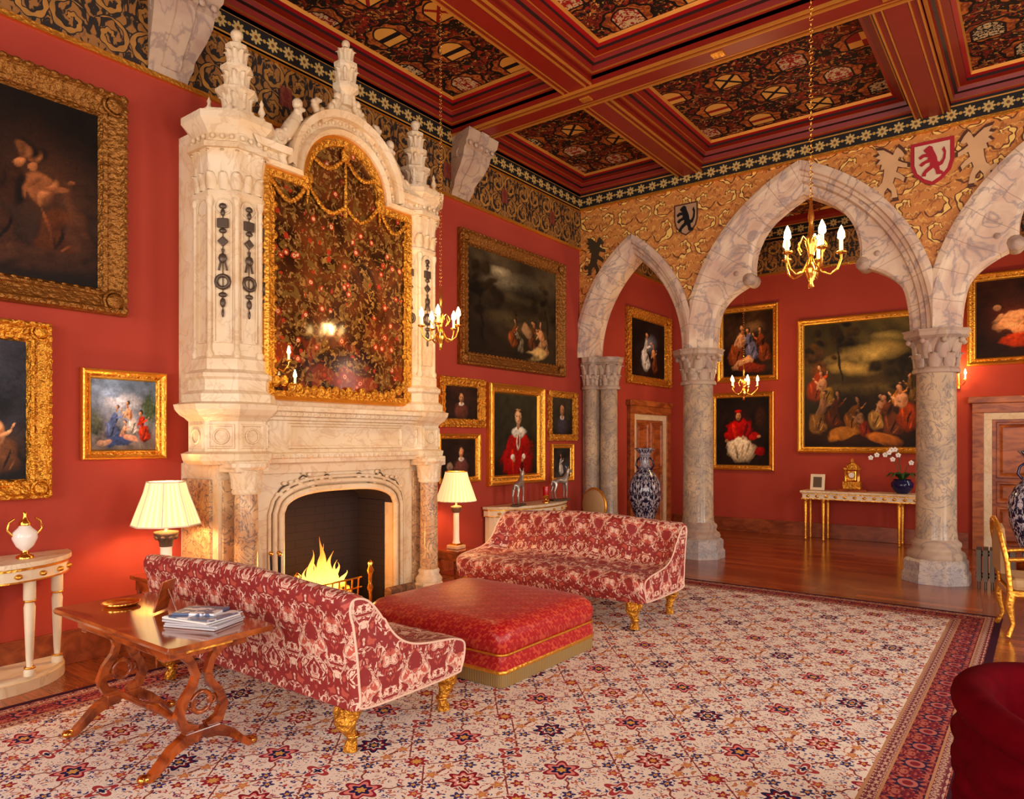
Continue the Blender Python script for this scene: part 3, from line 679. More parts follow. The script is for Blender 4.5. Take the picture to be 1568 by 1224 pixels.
painting('oil_painting','L',10.55,12.2,2.57,3.86,.16,paint(10,(30,28,28),(26,18,14),[(.6,.6,.2,.2,(104,104,116),0,.8)]+fig(.42,.1,.78,(200,196,190),1.3,.4)+fig(.7,.08,.62,(110,60,36),1.3,-.5,nude=True)),'orn',.1)
painting('oil_painting','B',-4.71,-3.63,2.64,3.98,.11,paint(11,(60,38,20),(34,18,10),[(.65,.75,.25,.12,(120,88,54),0,.8)]+fig(.26,.12,.76,(170,84,46),.8,.6,nude=True)+fig(.58,.25,.56,(116,110,136),.8,-.4,arm=-1)+fig(.84,.2,.62,(150,70,40),.8,-.5,arm=-1)+[(.4,.2,.25,.08,(206,150,104),.3),(.6,.12,.34,.08,(120,44,30),-.1)],gl=.35),'gold',.07)
car=[(.5,.5,.2,.36,(40,16,12)),(.46,.50,.27,.19,(110,8,10)),(.44,.52,.24,.17,(176,20,20)),(.36,.5,.04,.14,(214,60,50),.3),(.56,.5,.03,.13,(100,8,10),-.3),(.48,.22,.31,.20,(200,170,130)),(.46,.24,.27,.18,(238,218,184)),(.38,.22,.025,.15,(190,160,120),.3),(.5,.2,.025,.16,(196,166,126),-.2),(.6,.22,.02,.14,(180,150,110),-.4),(.24,.42,.10,.06,(176,24,22),-.5),(.72,.42,.12,.06,(180,24,22),.3),(.2,.36,.035,.03,SK),(.82,.42,.04,.025,SK),(.43,.72,.085,.1,(70,10,10)),(.43,.725,.055,.07,SK),(.455,.72,.025,.06,SK2,0,.7),(.43,.69,.03,.025,(120,90,70)),(.41,.735,.01,.006,(40,20,14)),(.45,.735,.01,.006,(40,20,14)),(.43,.80,.075,.03,(190,24,20)),(.84,.2,.1,.08,(150,20,20)),(.85,.7,.12,.2,(60,30,16),0,.6)]
painting('portrait_painting','B',-4.83,-3.70,1.08,2.46,.10,paint(12,(26,14,10),(30,16,10),car,100,110,warp=.004,gl=.2),'gold',.07)
ls=[(.62,.74,.36,.10,(186,152,80),.1,.9),(.45,.62,.25,.07,(206,166,86),-.1,.9),(.75,.86,.2,.05,(150,126,66),0,.9),(.35,.72,.2,.05,(140,112,60),.1,.8),(.5,.46,.4,.06,(100,78,38),0,.7)]+tree(.30,.86,.24,(56,40,17),.86,8)+tree(.88,.64,.28,(46,36,16),.86,9)+tree(.08,.74,.2,(66,42,17),.86,10)+[(.14,.62,.10,.10,(96,50,20),0,.5),(.5,.12,.6,.12,(60,30,12),0,.7)]
for (x,y,h,r,l,nu) in ((.09,.36,.36,(180,64,28),.5,False),(.2,.32,.34,(206,150,60),-.6,True),(.12,.10,.40,(210,146,74),.6,True),(.26,.14,.34,(140,64,28),.5,False),(.42,.12,.32,(206,126,54),.6,False),(.53,.08,.26,(160,56,28),-.7,True),(.63,.14,.30,(214,154,80),.7,True),(.76,.08,.36,(130,66,34),-.5,False),(.80,.30,.24,(196,116,54),.5,False),(.89,.12,.42,(170,66,30),-.6,True),(.94,.34,.26,(110,76,34),-.3,False)): ls+=fig(x,y,h,r,.86,l,nude=nu,arm=1 if l>0 else -1)
ls+=[(.34,.10,.14,.05,(196,124,56),.2),(.7,.06,.16,.05,(190,110,50),-.2)]
painting('landscape_painting','B',-3.32,-1.40,1.40,3.63,.11,paint(13,(70,58,26),(44,20,9),ls,150,170,.4,gl=.4),'gold',.08)
painting('oil_painting','B',-.92,.62,2.70,4.05,.12,paint(14,(64,32,18),(44,20,11),[(.3,.5,.3,.3,(90,40,24),0,.8),(.33,.46,.2,.12,(216,150,100),.5),(.42,.33,.2,.07,(210,140,92),-.4),(.2,.66,.05,.065,(60,30,16)),(.2,.64,.035,.05,SK),(.2,.5,.09,.03,SK,.9),(.5,.22,.3,.1,(160,56,34),.1),(.55,.5,.12,.12,(130,50,30),.3)]+fig(.75,.2,.6,(130,50,30),1.1,-.6)),'gold',.08)
# ---------- doors ----------
def door(name,wall,a0,a1,h):
    w=a1-a0; b=MB(name); A=.14
    for s in (-1,1):
        b.bx(s*(w/2-A),s*w/2,0.002,.07,0.001,h-A,M_door,.006); b.bx(s*(w/2-A-.1),s*(w/2-A),0.002,.05,0.001,h-A-.1,M_marb,.005)
    b.bx(-w/2-.05,w/2+.05,0.002,.1,h,h+.1,M_door,.01); b.bx(-w/2,w/2,0.002,.075,h-A,h,M_door,.005); b.bx(-w/2+A,w/2-A,0.002,.05,h-A-.1,h-A,M_marb,.005)
    x0=-w/2+A+.1; x1=-x0; top=h-A-.1
    b.bx(x0,x1,0.002,.02,0.001,top,M_door)
    xm=(x0+x1)/2
    for (p0,p1) in ((x0,xm),(xm,x1)):
        for f0,f1 in ((.04,.33),(.36,.52),(.55,.97)):
            X0,X1,Z0,Z1=p0+.07,p1-.07,top*f0+.03,top*f1
            def rc(o,d): return [(X0+o,d,Z0+o),(X1-o,d,Z0+o),(X1-o,d,Z1-o),(X0+o,d,Z1-o)]
            b.loft([rc(-.02,.02),rc(-.01,.04),rc(.015,.04),rc(.03,.022),rc(.06,.035)],M_door,smooth=False,cap=(False,True))
    b.sph((xm-.05,.06,1.0),.03,M_goldp)
    o=b.build(); c=(a0+a1)/2
    if wall=='L': o.matrix_world=Matrix(((0,1,0,XW),(-1,0,0,c),(0,0,1,0),(0,0,0,1)))
    else: o.matrix_world=Matrix(((-1,0,0,c),(0,-1,0,YB),(0,0,1,0),(0,0,0,1)))
door('door_1','L',10.62,12.2,2.2); door('door_2','B',-.85,.85,2.15)
# ---------- chimneypiece ----------
CY=4.145; TY=(3.15,5.14)
b=MB('marble_fireplace'); b.minx=XW+.001
F0=-5.05
O0,O1=3.52,4.77; oc=(O0+O1)/2; ow=(O1-O0)/2
def zop(y):
    t=abs(y-oc)/ow; return 1.0+.17*math.sqrt(max(0,1-min(1,t)**3.2))
b.bx(XW,F0,2.95,O0,0.001,1.42,M_marb); b.bx(XW,F0,O1,5.34,0.001,1.42,M_marb)
ysn=[O0+(O1-O0)*(i/40) for i in range(41)]
b.loft([[(F0,y,zop(y)) for y in ysn],[(F0,y,1.42) for y in ysn]],M_marb,loopclosed=False,smooth=False)
b.loft([[(F0,y,zop(y)) for y in ysn],[(XW+.06,y,zop(y)) for y in ysn]],M_brick,loopclosed=False,smooth=False)
b.bx(XW+.01,XW+.05,O0,O1,0.001,1.3,M_brick); b.bx(XW,F0-.12,O0,O0+.02,0.001,1.02,M_brick); b.bx(XW,F0-.12,O1-.02,O1,0.001,1.02,M_brick)
b.bx(XW,F0,O0,O1,0.001,.02,M_brick)
def arcpath(off,x): 
    P=[(x,O0-off,0.0),(x,O0-off,1.0)]
    for i in range(1,40):
        y=O0+(O1-O0)*i/40; P.append((x,oc+(y-oc)*(1+off/ow),1.0+(zop(y)-1.0)*(1+off/.17*.9)))
    P+=[(x,O1+off,1.0),(x,O1+off,0.0)]; return P
b.tube(arcpath(.02,F0+.01),.03,M_marb,8); b.tube(arcpath(.085,F0+.02),.022,M_marb,8); b.tube(arcpath(.13,F0+.01),.016,M_marb,6)
for sgn in (-1,1):
    P=[];
    for i in range(60):
        t=i/59; y=oc+sgn*(.12+t*.62); z=1.24+.045*math.sin(t*16) - max(0,t-.75)*.9+.02; P.append((F0+.015,y,z))
    b.tube(P,.006,M_bronze,5)
    for i in range(4,58,3):
        p=P[i]; b.sph((p[0],p[1]+.02,p[2]+.03*(1 if i%2 else -1)),(.012,.028,.018),M_marb,7,5)
b.bx(F0,F0+.03,O0-.2,O1+.2,1.33,1.42,M_marb,.005)
b.bx(XW+.06,F0-.08,2.925,2.955,.2,1.3,M_vein,.005); b.bx(F0-.0,F0+.02,2.98,3.28,.2,1.3,M_vein,.004); b.bx(F0,F0+.02,5.02,5.3,.2,1.3,M_vein,.004)
for y in (3.1,5.12):
    x=-4.91
    b.oct([(.14,0.001),(.14,.18),(.125,.2)],M_marb,(x,y,0))
    b.lathe([(.13,.2),(.135,.23),(.115,.26),(.1,.28),(.11,.31),(.095,.33)],M_marb,(x,y,0),20)
    b.lathe([(.09,.33),(.086,1.2)],M_vein,(x,y,0),20)
    b.lathe([(.1,1.19),(.11,1.21),(.1,1.23),(.1,1.26),(.13,1.37),(.14,1.39)],M_marb,(x,y,0),20)
    for i in range(8): o=(math.cos(TAU*i/8),math.sin(TAU*i/8)); b.leaf((x+.1*o[0],y+.1*o[1],1.23),o,.15,.08,M_marb,.4)
    b.oct([(.14,1.38),(.16,1.40),(.16,1.43)],M_marb,(x,y,0))
    b.bx(XW,x+.1,y-.14,y+.14,1.36,1.45,M_marb,.01)
for z0,z1,x in ((1.42,1.46,-4.93),(1.46,1.5,-4.90),(1.5,1.77,-4.96),(1.77,1.80,-4.92),(1.80,1.84,-4.88),(1.84,1.88,-4.84)):
    b.bx(XW,x,3.13,5.16,z0,z1,M_marb,.004)
for i in range(26):
    y=3.42+i*.056; b.sph((-4.91,y,1.475),(.02,.022,.02),M_marb,6,4); b.sph((-4.89,y,1.82),(.02,.022,.02),M_marb,6,4)
def rc(x,y0,y1,z0,z1,o): return [(x,y0+o,z0+o),(x,y1-o,z0+o),(x,y1-o,z1-o),(x,y0+o,z1-o)]
b.loft([rc(-4.96,3.5,4.8,1.53,1.75,0),rc(-4.94,3.5,4.8,1.53,1.75,.01),rc(-4.94,3.5,4.8,1.53,1.75,.025),rc(-4.955,3.5,4.8,1.53,1.75,.035)],M_marb,smooth=False,cap=(False,True))
tp=[(.30,1.42),(.33,1.45),(.34,1.5),(.29,1.52),(.29,1.75),(.32,1.78),(.35,1.80),(.38,1.84),(.39,1.88),(.33,1.90),(.33,1.96),(.29,1.99),(.29,2.07),(.31,2.09),(.31,2.12),(.27,2.15),(.27,2.23),(.24,2.26),(.24,3.46),(.26,3.49),(.26,3.52)]
tc=[(.24,3.52),(.24,3.6),(.27,3.84)]
tt=[(.30,3.84),(.30,3.88),(.26,3.9),(.26,3.96),(.29,4.0),(.32,4.03),(.34,4.05),(.34,4.1),(.28,4.11),(.28,4.14),(.05,4.15)]
for ti,y in enumerate(TY):
    c=(-5.2,y,0)
    b.oct(tp,M_marb,c); b.oct(tc,M_marb,c); b.oct(tt,M_marb,c)
    b.bx(XW,-5.35,y-.22,y+.22,1.9,4.05,M_marb)
    for k in range(8):
        a=PI/8+k*PI/4; R=.24/math.cos(PI/8)
        b.lathe([(.026,2.24),(.034,2.27),(.02,2.3),(.02,3.4),(.03,3.43),(.03,3.47)],M_marb,(c[0]+R*math.cos(a),y+R*math.sin(a),0),8)
        for z,hh in ((3.53,.14),(3.66,.18)):
            for aa,rr in ((a,R),(k*PI/4,.245)):
                o=(math.cos(aa),math.sin(aa)); b.leaf((c[0]+rr*o[0],y+rr*o[1],z),o,hh,.1,M_marb,.35)
        o=(math.cos(k*PI/4),math.sin(k*PI/4))
        for q in (-.07,0,.07): b.sph((c[0]+.275*o[0]-o[1]*q,y+.275*o[1]+o[0]*q,3.93),(.02,.02,.022),M_marb,6,4)
    for a in (-PI/2,-PI/4,0,PI/4):
        n=Vector((math.cos(a),math.sin(a),0)); t=Vector((-math.sin(a),math.cos(a),0))
        b.M=Matrix(((t.x,0,n.x,c[0]+n.x*.24),(t.y,0,n.y,y+n.y*.24),(0,1,0,0),(0,0,0,1)))
        z0,z1=2.36,3.40
        for s in (-1,1): b.box((s*.062,(z0+z1)/2,.006),(.010,z1-z0,.014),M_marb)
        b.torus((0,z1,0.006),.062,.006,M_marb,'z',16,5)
        b.box((0,z0,.006),(.13,.012,.014),M_marb)
        m=M_bronze
        if a!=-PI/2:
            b.sph((0,3.40,.014),(.03,.025,.014),m,8,5); b.sph((0,3.35,.014),(.018,.03,.014),m,8,5)
            b.box((0,3.27,.012),(.085,.075,.022),m,.008); b.sph((0,3.21,.014),(.03,.022,.015),m,8,5)
            b.box((0,3.13,.012),(.06,.06,.02),m,.008,R=Matrix.Rotation(PI/4,3,'Z'))
            for s in (-1,1): b.box((s*.012,2.99,.012),(.012,.17,.016),m,.003,R=Matrix.Rotation(s*.22,3,'Z'))
            b.sph((0,3.0,.016),(.034,.04,.014),m,8,5); b.tube([(0,3.4,.010),(0,2.55,.010)],.004,m,5)
            b.torus((0,2.82,.016),.048,.015,m,'z',18,6)
            b.sph((0,2.72,.014),(.034,.022,.014),m,7,5); b.sph((0,2.66,.014),(.022,.04,.014),m,7,5); b.sph((0,2.58,.014),(.010,.035,.010),m,7,5)
        b.M=Matrix(((t.x,0,n.x,c[0]+n.x*.29),(t.y,0,n.y,y+n.y*.29),(0,1,0,0),(0,0,0,1)))
        b.loft([[(sx*(.1-o),1.635+sy*(.095-o),d) for sx,sy in ((-1,-1),(1,-1),(1,1),(-1,1))] for o,d in ((0,0),(.005,.012),(.015,.012),(.022,.002))],M_marb,smooth=False,cap=(False,True))
        b.torus((0,1.635,.008),.055,.008,M_marb,'z',14,5)
        b.M=None
    cc=(-5.12,y,4.14)
    b.oct([(.14,0),(.14,.05),(.10,.07),(.10,.16),(.15,.2),(.15,.22),(.09,.25),(.08,.36),(.115,.39),(.115,.41),(.07,.43),(.055,.55),(.08,.57),(.08,.59),(.03,.62),(.03,.65)],M_marb,cc)
    b.sph((cc[0],cc[1],cc[2]+.68),(.05,.05,.045),M_marb)
    for z,r in ((.07,.11),(.25,.09),(.43,.07)):
        for k in range(8): o=(math.cos(k*PI/4),math.sin(k*PI/4)); b.leaf((cc[0]+r*.9*o[0],cc[1]+r*.9*o[1],cc[2]+z),o,.12,.06,M_marb,.5)
    for k in range(4):
        a=PI/4+k*PI/2; q=(cc[0]-.02+.2*math.cos(a),cc[1]+.2*math.sin(a),4.13)
        b.lathe([(.035,0),(.03,.04),(.015,.06),(.03,.09),(.012,.14),(.018,.16),(0,.2)],M_marb,q,8)
b.bx(XW,-5.07,3.3,5.0,1.88,3.86,M_marb)
HM=.80; XM=-5.03
def topline(off,n=30):
    P=[(CY-HM-off,3.80+off*1.0)]
    r=.44+off; P.append((CY-r,3.80+off))
    for i in range(n+1):
        a=PI-PI*i/n; P.append((CY+r*math.cos(a)*1.0,3.84+off*.2+(.44+off)*1.0*math.sin(a)))
    P+=[(CY+r,3.80+off),(CY+HM+off,3.80+off)]; return P
T0=topline(0)
poly=[(CY-HM,1.97)]+[(CY+HM,1.97)]+T0[::-1]
b.ext(poly,XM-.03,XM,M_mirror,'x')
def frame_ring(o0,x0,o1,x1,m):
    def outl(o): 
        T=topline(o); return [(CY-HM-o,1.97-o)]+T+[(CY+HM+o,1.97-o)]
    A=outl(o0);B=outl(o1)
    b.loft([[(x0,p[0],p[1]) for p in A],[(x1,p[0],p[1]) for p in B]],m,smooth=False)
frame_ring(-.05,XM+.002,-.045,XM+.03,M_goldo);frame_ring(-.045,XM+.03,0.0,XM+.05,M_goldo);frame_ring(0,XM+.05,.03,XM+.03,M_gold);frame_ring(.03,XM+.03,.035,XM-.04,M_gold)
A=topline(.03);Bq=topline(.14); D=topline(.19)
def addg(P,Q,x0,x1): b.loft([[(x0,p[0],p[1]) for p in P],[(x1,p[0],p[1]) for p in Q]],M_marb,loopclosed=False,smooth=False)
addg(A,A,-5.35,-4.97);addg(A,topline(.06),-4.97,-4.94);addg(topline(.06),topline(.09),-4.94,-4.985);addg(topline(.09),Bq,-4.985,-4.984);addg(Bq,Bq,-4.984,-4.92);addg(Bq,D,-4.92,-4.90);addg(D,D,-4.90,-5.35);addg(D,A,-5.35,-5.351)
for i,(y,z) in enumerate(topline(.115,22)):
    b.sph((-4.98,y,z),(.015,.022,.022),M_marb,6,4)
DD=topline(.21,18)
for i,(y,z) in enumerate(DD):
    if i in (0,len(DD)-1): continue
    if i%2==0:
        s=-1 if y<CY else 1
        b.tube([(-4.98,y,z-.02),(-4.98,y+s*.03,z+.03),(-4.97,y+s*.01,z+.075),(-4.96,y-s*.03,z+.08)],[.03,.035,.03,.012],M_marb,8); b.sph((-4.97,y+s*.045,z+.05),(.03,.025,.025),M_marb,7,5)
for s in (-1,1):
    b.tube([(-5.0,CY+s*.78,4.0),(-5.0,CY+s*.72,4.08),(-5.0,CY+s*.64,4.12),(-5.0,CY+s*.58,4.2),(-5.0,CY+s*.52,4.32),(-5.0,CY+s*.5,4.4)],[.03,.05,.06,.07,.05,.02],M_marb,9)
    b.sph((-4.99,CY+s*.52,4.42),(.045,.045,.05),M_marb); b.torus((-4.97,CY+s*.7,4.08),.05,.02,M_marb,'x',14,6)
for s in (-1,1):
    b.tube([(-4.98,CY+s*.3,4.36),(-4.98,CY+s*.17,4.46),(-4.98,CY+s*.09,4.6),(-4.98,CY+s*.03,4.78)],[.035,.035,.03,.02],M_marb,8)
    for k,(yy,zz) in enumerate(((.28,4.44),(.18,4.52),(.11,4.64))): b.sph((-4.98,CY+s*yy,zz),(.04,.035,.045),M_marb,7,5)
b.ext([(CY-.3,4.44),(CY+.3,4.44),(CY+.15,4.50),(CY+.07,4.62),(CY,4.8),(CY-.07,4.62),(CY-.15,4.50)],-5.10,-5.0,M_marb,'x')
cc=(-5.0,CY,4.6)
b.oct([(.05,0),(.06,.1),(.11,.14),(.11,.18),(.075,.2),(.07,.3),(.10,.34),(.10,.37),(.055,.39),(.045,.47),(.07,.49),(.02,.53)],M_marb,cc); b.sph((cc[0],cc[1],cc[2]+.555),(.038,.038,.04),M_marb)
for z,r in ((.2,.075),(.38,.05)):
    for k in range(8): o=(math.cos(k*PI/4),math.sin(k*PI/4)); b.leaf((cc[0]+r*o[0],cc[1]+r*o[1],cc[2]+z),o,.12,.05,M_marb,.5)
def swag(y0,z0,y1,z1,sag,n=26):
    return [(XM+.025,y0+(y1-y0)*i/(n-1),z0+(z1-z0)*i/(n-1)-sag*math.sin(PI*i/(n-1))) for i in range(n)]
for P in (swag(CY-.36,4.05,CY,4.14,.1),swag(CY,4.14,CY+.36,4.05,.1),swag(CY-.4,3.8,CY,3.7,.14),swag(CY,3.7,CY+.4,3.8,.14),swag(CY-.75,3.72,CY-.4,3.8,.16),swag(CY+.4,3.8,CY+.75,3.72,.16)):
    for k,p in enumerate(P): b.sph(p,(.018,.024,.022) if k%2 else (.012,.018,.018),M_goldo,6,4)
for s in (-1,1):
    b.tube([(XM+.02,CY+s*.74,z/50) for z in range(100,184)],.014,M_goldo,5)
    for z in range(20): b.sph((XM+.022,CY+s*(.74+.015*math.sin(z*2)),2.0+z*.085),(.02,.028,.03),M_goldo,7,5)
    b.sph((XM+.03,CY+s*.41,3.84),(.03,.06,.06),M_goldo); b.tube([(XM+.025,CY+s*.4,3.8),(XM+.025,CY+s*.41,3.62)],[.02,.008],M_goldo,6)
b.sph((XM+.03,CY,4.16),(.03,.05,.07),M_goldo); b.tube([(XM+.025,CY,4.14),(XM+.025,CY,3.6)],[.012,.02],M_goldo,6)
for i in range(20):
    y=CY-.72+i*.0758; b.sph((XM+.03,y,2.0+.04*abs(math.sin(i*1.7))+ (.12*max(0,abs(y-CY)-.5)/.3)),(.025,.045,.05),M_goldo,7,5)
# added candle arms standing in for bulbs reflected in the mirror
for (y,z) in ((3.47,2.25),(3.53,2.06)):
    b.tube([(XM+.03,y-.02,z-.06),(XM+.07,y,z-.08),(XM+.11,y+.02,z-.03),(XM+.11,y+.02,z)],.007,M_goldp,6); b.lathe([(.008,-.005),(.028,.005),(.03,.012),(.012,.014)],M_goldp,(XM+.11,y+.02,z),10); b.lathe([(.010,.01),(.010,.06)],M_candle,(XM+.11,y+.02,z),8); b.lathe([(.007,.06),(.016,.075),(.005,.12),(0,.13)],M_bulb,(XM+.11,y+.02,z),8)
b.bx(-5.04,-4.80,3.26,4.96,0.001,.03,M_marb,.005)
b.build()
gx,gy=-5.2,4.03
b=MB('fire_basket')
for i in range(9): b.tube([(gx+.14,gy-.30+i*.075,.14),(gx+.16,gy-.30+i*.075,.34)],.008,M_goldp,6)
for z in (.16,.25,.34): b.tube([(gx+.15,gy-.34,z),(gx+.17,gy,z),(gx+.15,gy+.34,z)],.009,M_goldp,6)
for s in (-1,1):
    b.lathe([(.03,0.021),(.045,.03),(.02,.07),(.018,.2),(.03,.24),(.015,.28),(.02,.36),(.035,.4),(.02,.44),(.03,.47),(0,.5)],M_goldp,(gx+.2,gy+s*.40,0),12)
    b.tube([(gx+.2,gy+s*.40,.1),(gx-.15,gy+s*.3,.12)],.012,M_black,6)
b.bx(gx-.17,gx+.13,gy-.32,gy+.32,.12,.15,M_black)
for k in range(6):
    a=random.uniform(-.3,.3); b.tube([(gx-.02+a*.2,gy-.29+.02*k,.19+.03*(k%3)),(gx+a*.3,gy+.28,.2+.035*(k%3))],.038,M_ember,8)
for k in range(24): b.sph((gx+random.uniform(-.12,.1),gy+random.uniform(-.26,.26),.18+random.uniform(0,.08)),.038,M_ember,6,5)
for k,(dy,h,r,dx) in enumerate([(-.16,.26,.05,0),(-.08,.40,.06,-.03),(.01,.52,.065,0),(.09,.38,.06,.02),(.17,.26,.05,-.02),(-.02,.32,.06,.05),(-.23,.18,.045,.03),(.04,.44,.045,-.05),(-.12,.34,.04,.06),(.13,.30,.04,.05),(.23,.18,.04,.02)]):
    P=[];RR=[]
    for i in range(16):
        t=i/15; P.append((gx+dx+.02*math.sin(t*5+k),gy+dy+.04*t*math.sin(t*7+k*2),.22+h*t)); RR.append(r*math.sin(PI*min(1,(t*.8+.2)))**1.2*(1-t)**.4+.001)
    b.tube(P,RR,M_flame,8,(.6,1))
b.build()
light('fire_light','POINT',(gx+.12,gy,.5),26,(1,.42,.1),.12)
b=MB('firewood_stack')
for k,(dx,dy,z) in enumerate([(0,0,.085),(.11,.0,.085),(.05,.02,.18)]): b.tube([(-4.95+dx,4.66+dy-.12,z-.0),(-4.95+dx,4.66+dy+.2,z)],.05,M_log,9,smooth=False)
b.build()
b=MB('fire_tool_set'); 
b.lathe([(.08,.031),(.08,.05),(.02,.06)],M_goldp,(-4.88,3.36,0),12)
for k in range(3): b.tube([(-4.88+.03*math.cos(k*2),3.36+.03*math.sin(k*2),.05),(-4.9+.05*math.cos(k*2),3.36+.04*math.sin(k*2),.68)],.008,M_black,6); b.sph((-4.9+.05*math.cos(k*2),3.36+.04*math.sin(k*2),.7),.018,M_goldp,8,6)
b.build()
# ---------- sofas ----------
def crv(pts,n=4):
    out=[];N=len(pts)
    for i in range(N):
        p0,p1,p2,p3=[np.array(pts[(i+k)%N]) for k in (-1,0,1,2)]
        for j in range(n):
            t=j/n; out.append(tuple(.5*((2*p1)+(-p0+p2)*t+(2*p0-5*p1+4*p2-p3)*t*t+(-p0+3*p1-3*p2+p3)*t**3)))
    return out
SB=[(-.38,.23),(-.41,.30),(-.43,.5),(-.46,.7),(-.48,.80),(-.45,.85),(-.38,.845),(-.32,.78),(-.29,.65),(-.25,.52),(-.19,.455),(-.05,.44),(.15,.445),(.33,.44),(.43,.41),(.44,.34),(.41,.25),(.36,.225),(0,.22)]
SWG=[(-.38,.23),(-.41,.30),(-.43,.5),(-.46,.7),(-.48,.80),(-.45,.85),(-.36,.83),(-.27,.74),(-.20,.63),(-.12,.55),(-.02,.50),(.10,.475),(.23,.46),(.34,.445),(.43,.41),(.44,.34),(.41,.25),(.36,.225),(0,.22)]
def sofa(loc,rz,name='upholstered_sofa',L=2.06):
    b=MB(name); loops=[];uvs=[]; n=80
    def arc(l):
        s=[0]
        for i in range(1,len(l)): s.append(s[-1]+math.dist(l[i],l[i-1]))
        return s
    for i in range(n+1):
        x=L/2*math.sin(PI/2*(2*i/n-1))
        q=(abs(x)-(L/2-.16))/.16; w=max(0,min(1,q)); w=w*w*(3-2*w)
        l=[(a[0]*(1-w)+c_[0]*w,a[1]*(1-w)+c_[1]*w) for a,c_ in zip(SB,SWG)]
        l=crv(l,4)
        e=max(0,(abs(x)-(L/2-.05))/.05); k=1-.075*(1-math.sqrt(max(0,1-e*e)))
        out=[]
        for (y,z) in l:
            yy=y;zz=z
            tx=abs(math.sin(x/.2*PI))
            if z>.5 and y>-.35: yy+=.024*(tx**.5-.5)*(1-w)
            if z>.4 and y>-.2: zz+=.020*((tx**.5)*(abs(math.sin(y/.2*PI))**.5)-.3)*(1-w)
            if z>.7: zz+=.02*math.cos(x/L*PI*2)
            cy,cz=-.05,.45
            out.append((x,cy+(yy-cy)*k,cz+(zz-cz)*k))
        loops.append(out); s=arc([(p[1],p[2]) for p in out]); uvs+=[(x,t) for t in s]
    b.loft(loops,M_sofa,smooth=True,uv=uvs)
    for l in (loops[0],loops[-1]): b.add(l,[tuple(range(len(l)))],M_sofa,False,[(p[1],p[2]) for p in l])
    for sx in (-1,1):
        pts=list(loops[0 if sx<0 else -1])
        b.tube(pts+[pts[0]],.007,M_sofa,5,cap=False)
    for sx in (-1,0,1) :
        for sy in (-1,1):
            if sx==0 and sy<0: continue
            x=sx*(L/2-.12); y=.34 if sy>0 else -.33
            o=sy*.03
            b.tube([(x,y,.235),(x,y+o,.2),(x,y+o*1.6,.16),(x,y+o*.8,.11),(x,y,.07),(x,y+o*.4,.03),(x,y+o*.5,.002)],[.035,.065,.06,.036,.024,.034,.04],M_goldo,12)
            b.sph((x,y+o*2,.185),(.05,.05,.035),M_goldo); 
            for k in range(5): 
                a=k*TAU/5; b.sph((x+.055*math.cos(a),y+o+.055*math.sin(a),.205),(.022,.022,.035),M_goldo,6,5)
            b.torus((x,y,.075),.03,.008,M_goldp,'z',12,6)
    return b.build(loc,(0,0,rz))
sofa((-3.74,2.72,0.016),0); sofa((-3.66,5.70,0.016),PI)
# ---------- ottoman ----------
b=MB('tufted_ottoman'); W,D=1.30,1.16
def se(w,d,r,z,n=8):
    l=[]
    for (sx,sy,a0) in ((1,1,0),(-1,1,PI/2),(-1,-1,PI),(1,-1,1.5*PI)):
        for i in range(n+1):
            a=a0+PI/2*i/n; l.append((sx*(w/2-r)+r*math.cos(a),sy*(d/2-r)+r*math.sin(a),z))
    return l
b.loft([se(W-.0,D-.0,.05,.001),se(W-.0,D-.0,.05,.085)],M_fringe,smooth=False,cap=(True,False))
b.loft([se(W+.01,D+.01,.05,.085),se(W+.015,D+.015,.05,.1),se(W,D,.05,.11)],M_gold)
b.loft([se(W,D,.05,.09),se(W+.005,D+.005,.05,.15),se(W-.01,D-.01,.05,.205)],M_ott)
b.tube([(p[0],p[1],.208) for p in se(W+.0,D+.0,.06,0)]+[(W/2,D/2-.06,.208)],.009,M_gold,6,cap=False)
rows=[(W-.02,D-.02,.06,.21),(W+.02,D+.02,.08,.25),(W+.03,D+.03,.09,.3),(W+.01,D+.01,.1,.35),(W-.05,D-.05,.12,.39),(W-.16,D-.16,.12,.412),(W-.4,D-.4,.12,.425),(W-.8,D-.8,.1,.432),(.1,.1,.04,.435)]
b.loft([se(*r) for r in rows],M_ott,cap=(False,True))
b.build((-3.41,4.13,0.014))
# ---------- writing table with lyre ends ----------
b=MB('lyre_sofa_table'); TL,TD,TH=1.28,.54,.66
b.loft([se(TL,TD,.03,TH-.028),se(TL+.012,TD+.012,.03,TH-.014),se(TL,TD,.03,TH)],M_text,cap=(True,True),smooth=False)
b.bx(-.5,.5,-.2,.2,TH-.1,TH-.028,M_mahog,.004)
for s in (-1,1): b.bx(s*.5,s*.502,-.12,.12,TH-.08,TH-.04,M_gold)
for sx in (-1,1):
    x=sx*.42
    for s in (-1,1):
        P=[(x,s*yy,zz) for yy,zz in ((.03,.17),(.09,.2),(.115,.26),(.09,.33),(.045,.39),(.03,.44),(.05,.5),(.08,.54),(.1,.56))]
        b.ribbon(P,[.05,.045,.045,.04,.035,.035,.035,.045,.05],.035,(1,0,0),M_mahog)
        F=[(x,s*yy,zz) for yy,zz in ((.02,.15),(.08,.14),(.15,.105),(.21,.05),(.25,.018),(.29,.022))]
        b.ribbon(F,[.06,.055,.045,.035,.03,.03],.05,(1,0,0),M_mahog); b.sph((x,s*.275,.022),(.03,.035,.02),M_goldp,8,6)
        b.torus((x,s*.055,.3),.02,.008,M_mahog,'x',12,6)
    b.torus((x,0,.3),.05,.012,M_mahog,'x',16,6); b.bx(x-.03,x+.03,-.09,.09,.135,.175,M_mahog,.006); b.bx(x-.03,x+.03,-.2,.2,TH-.115,TH-.09,M_mahog,.005)
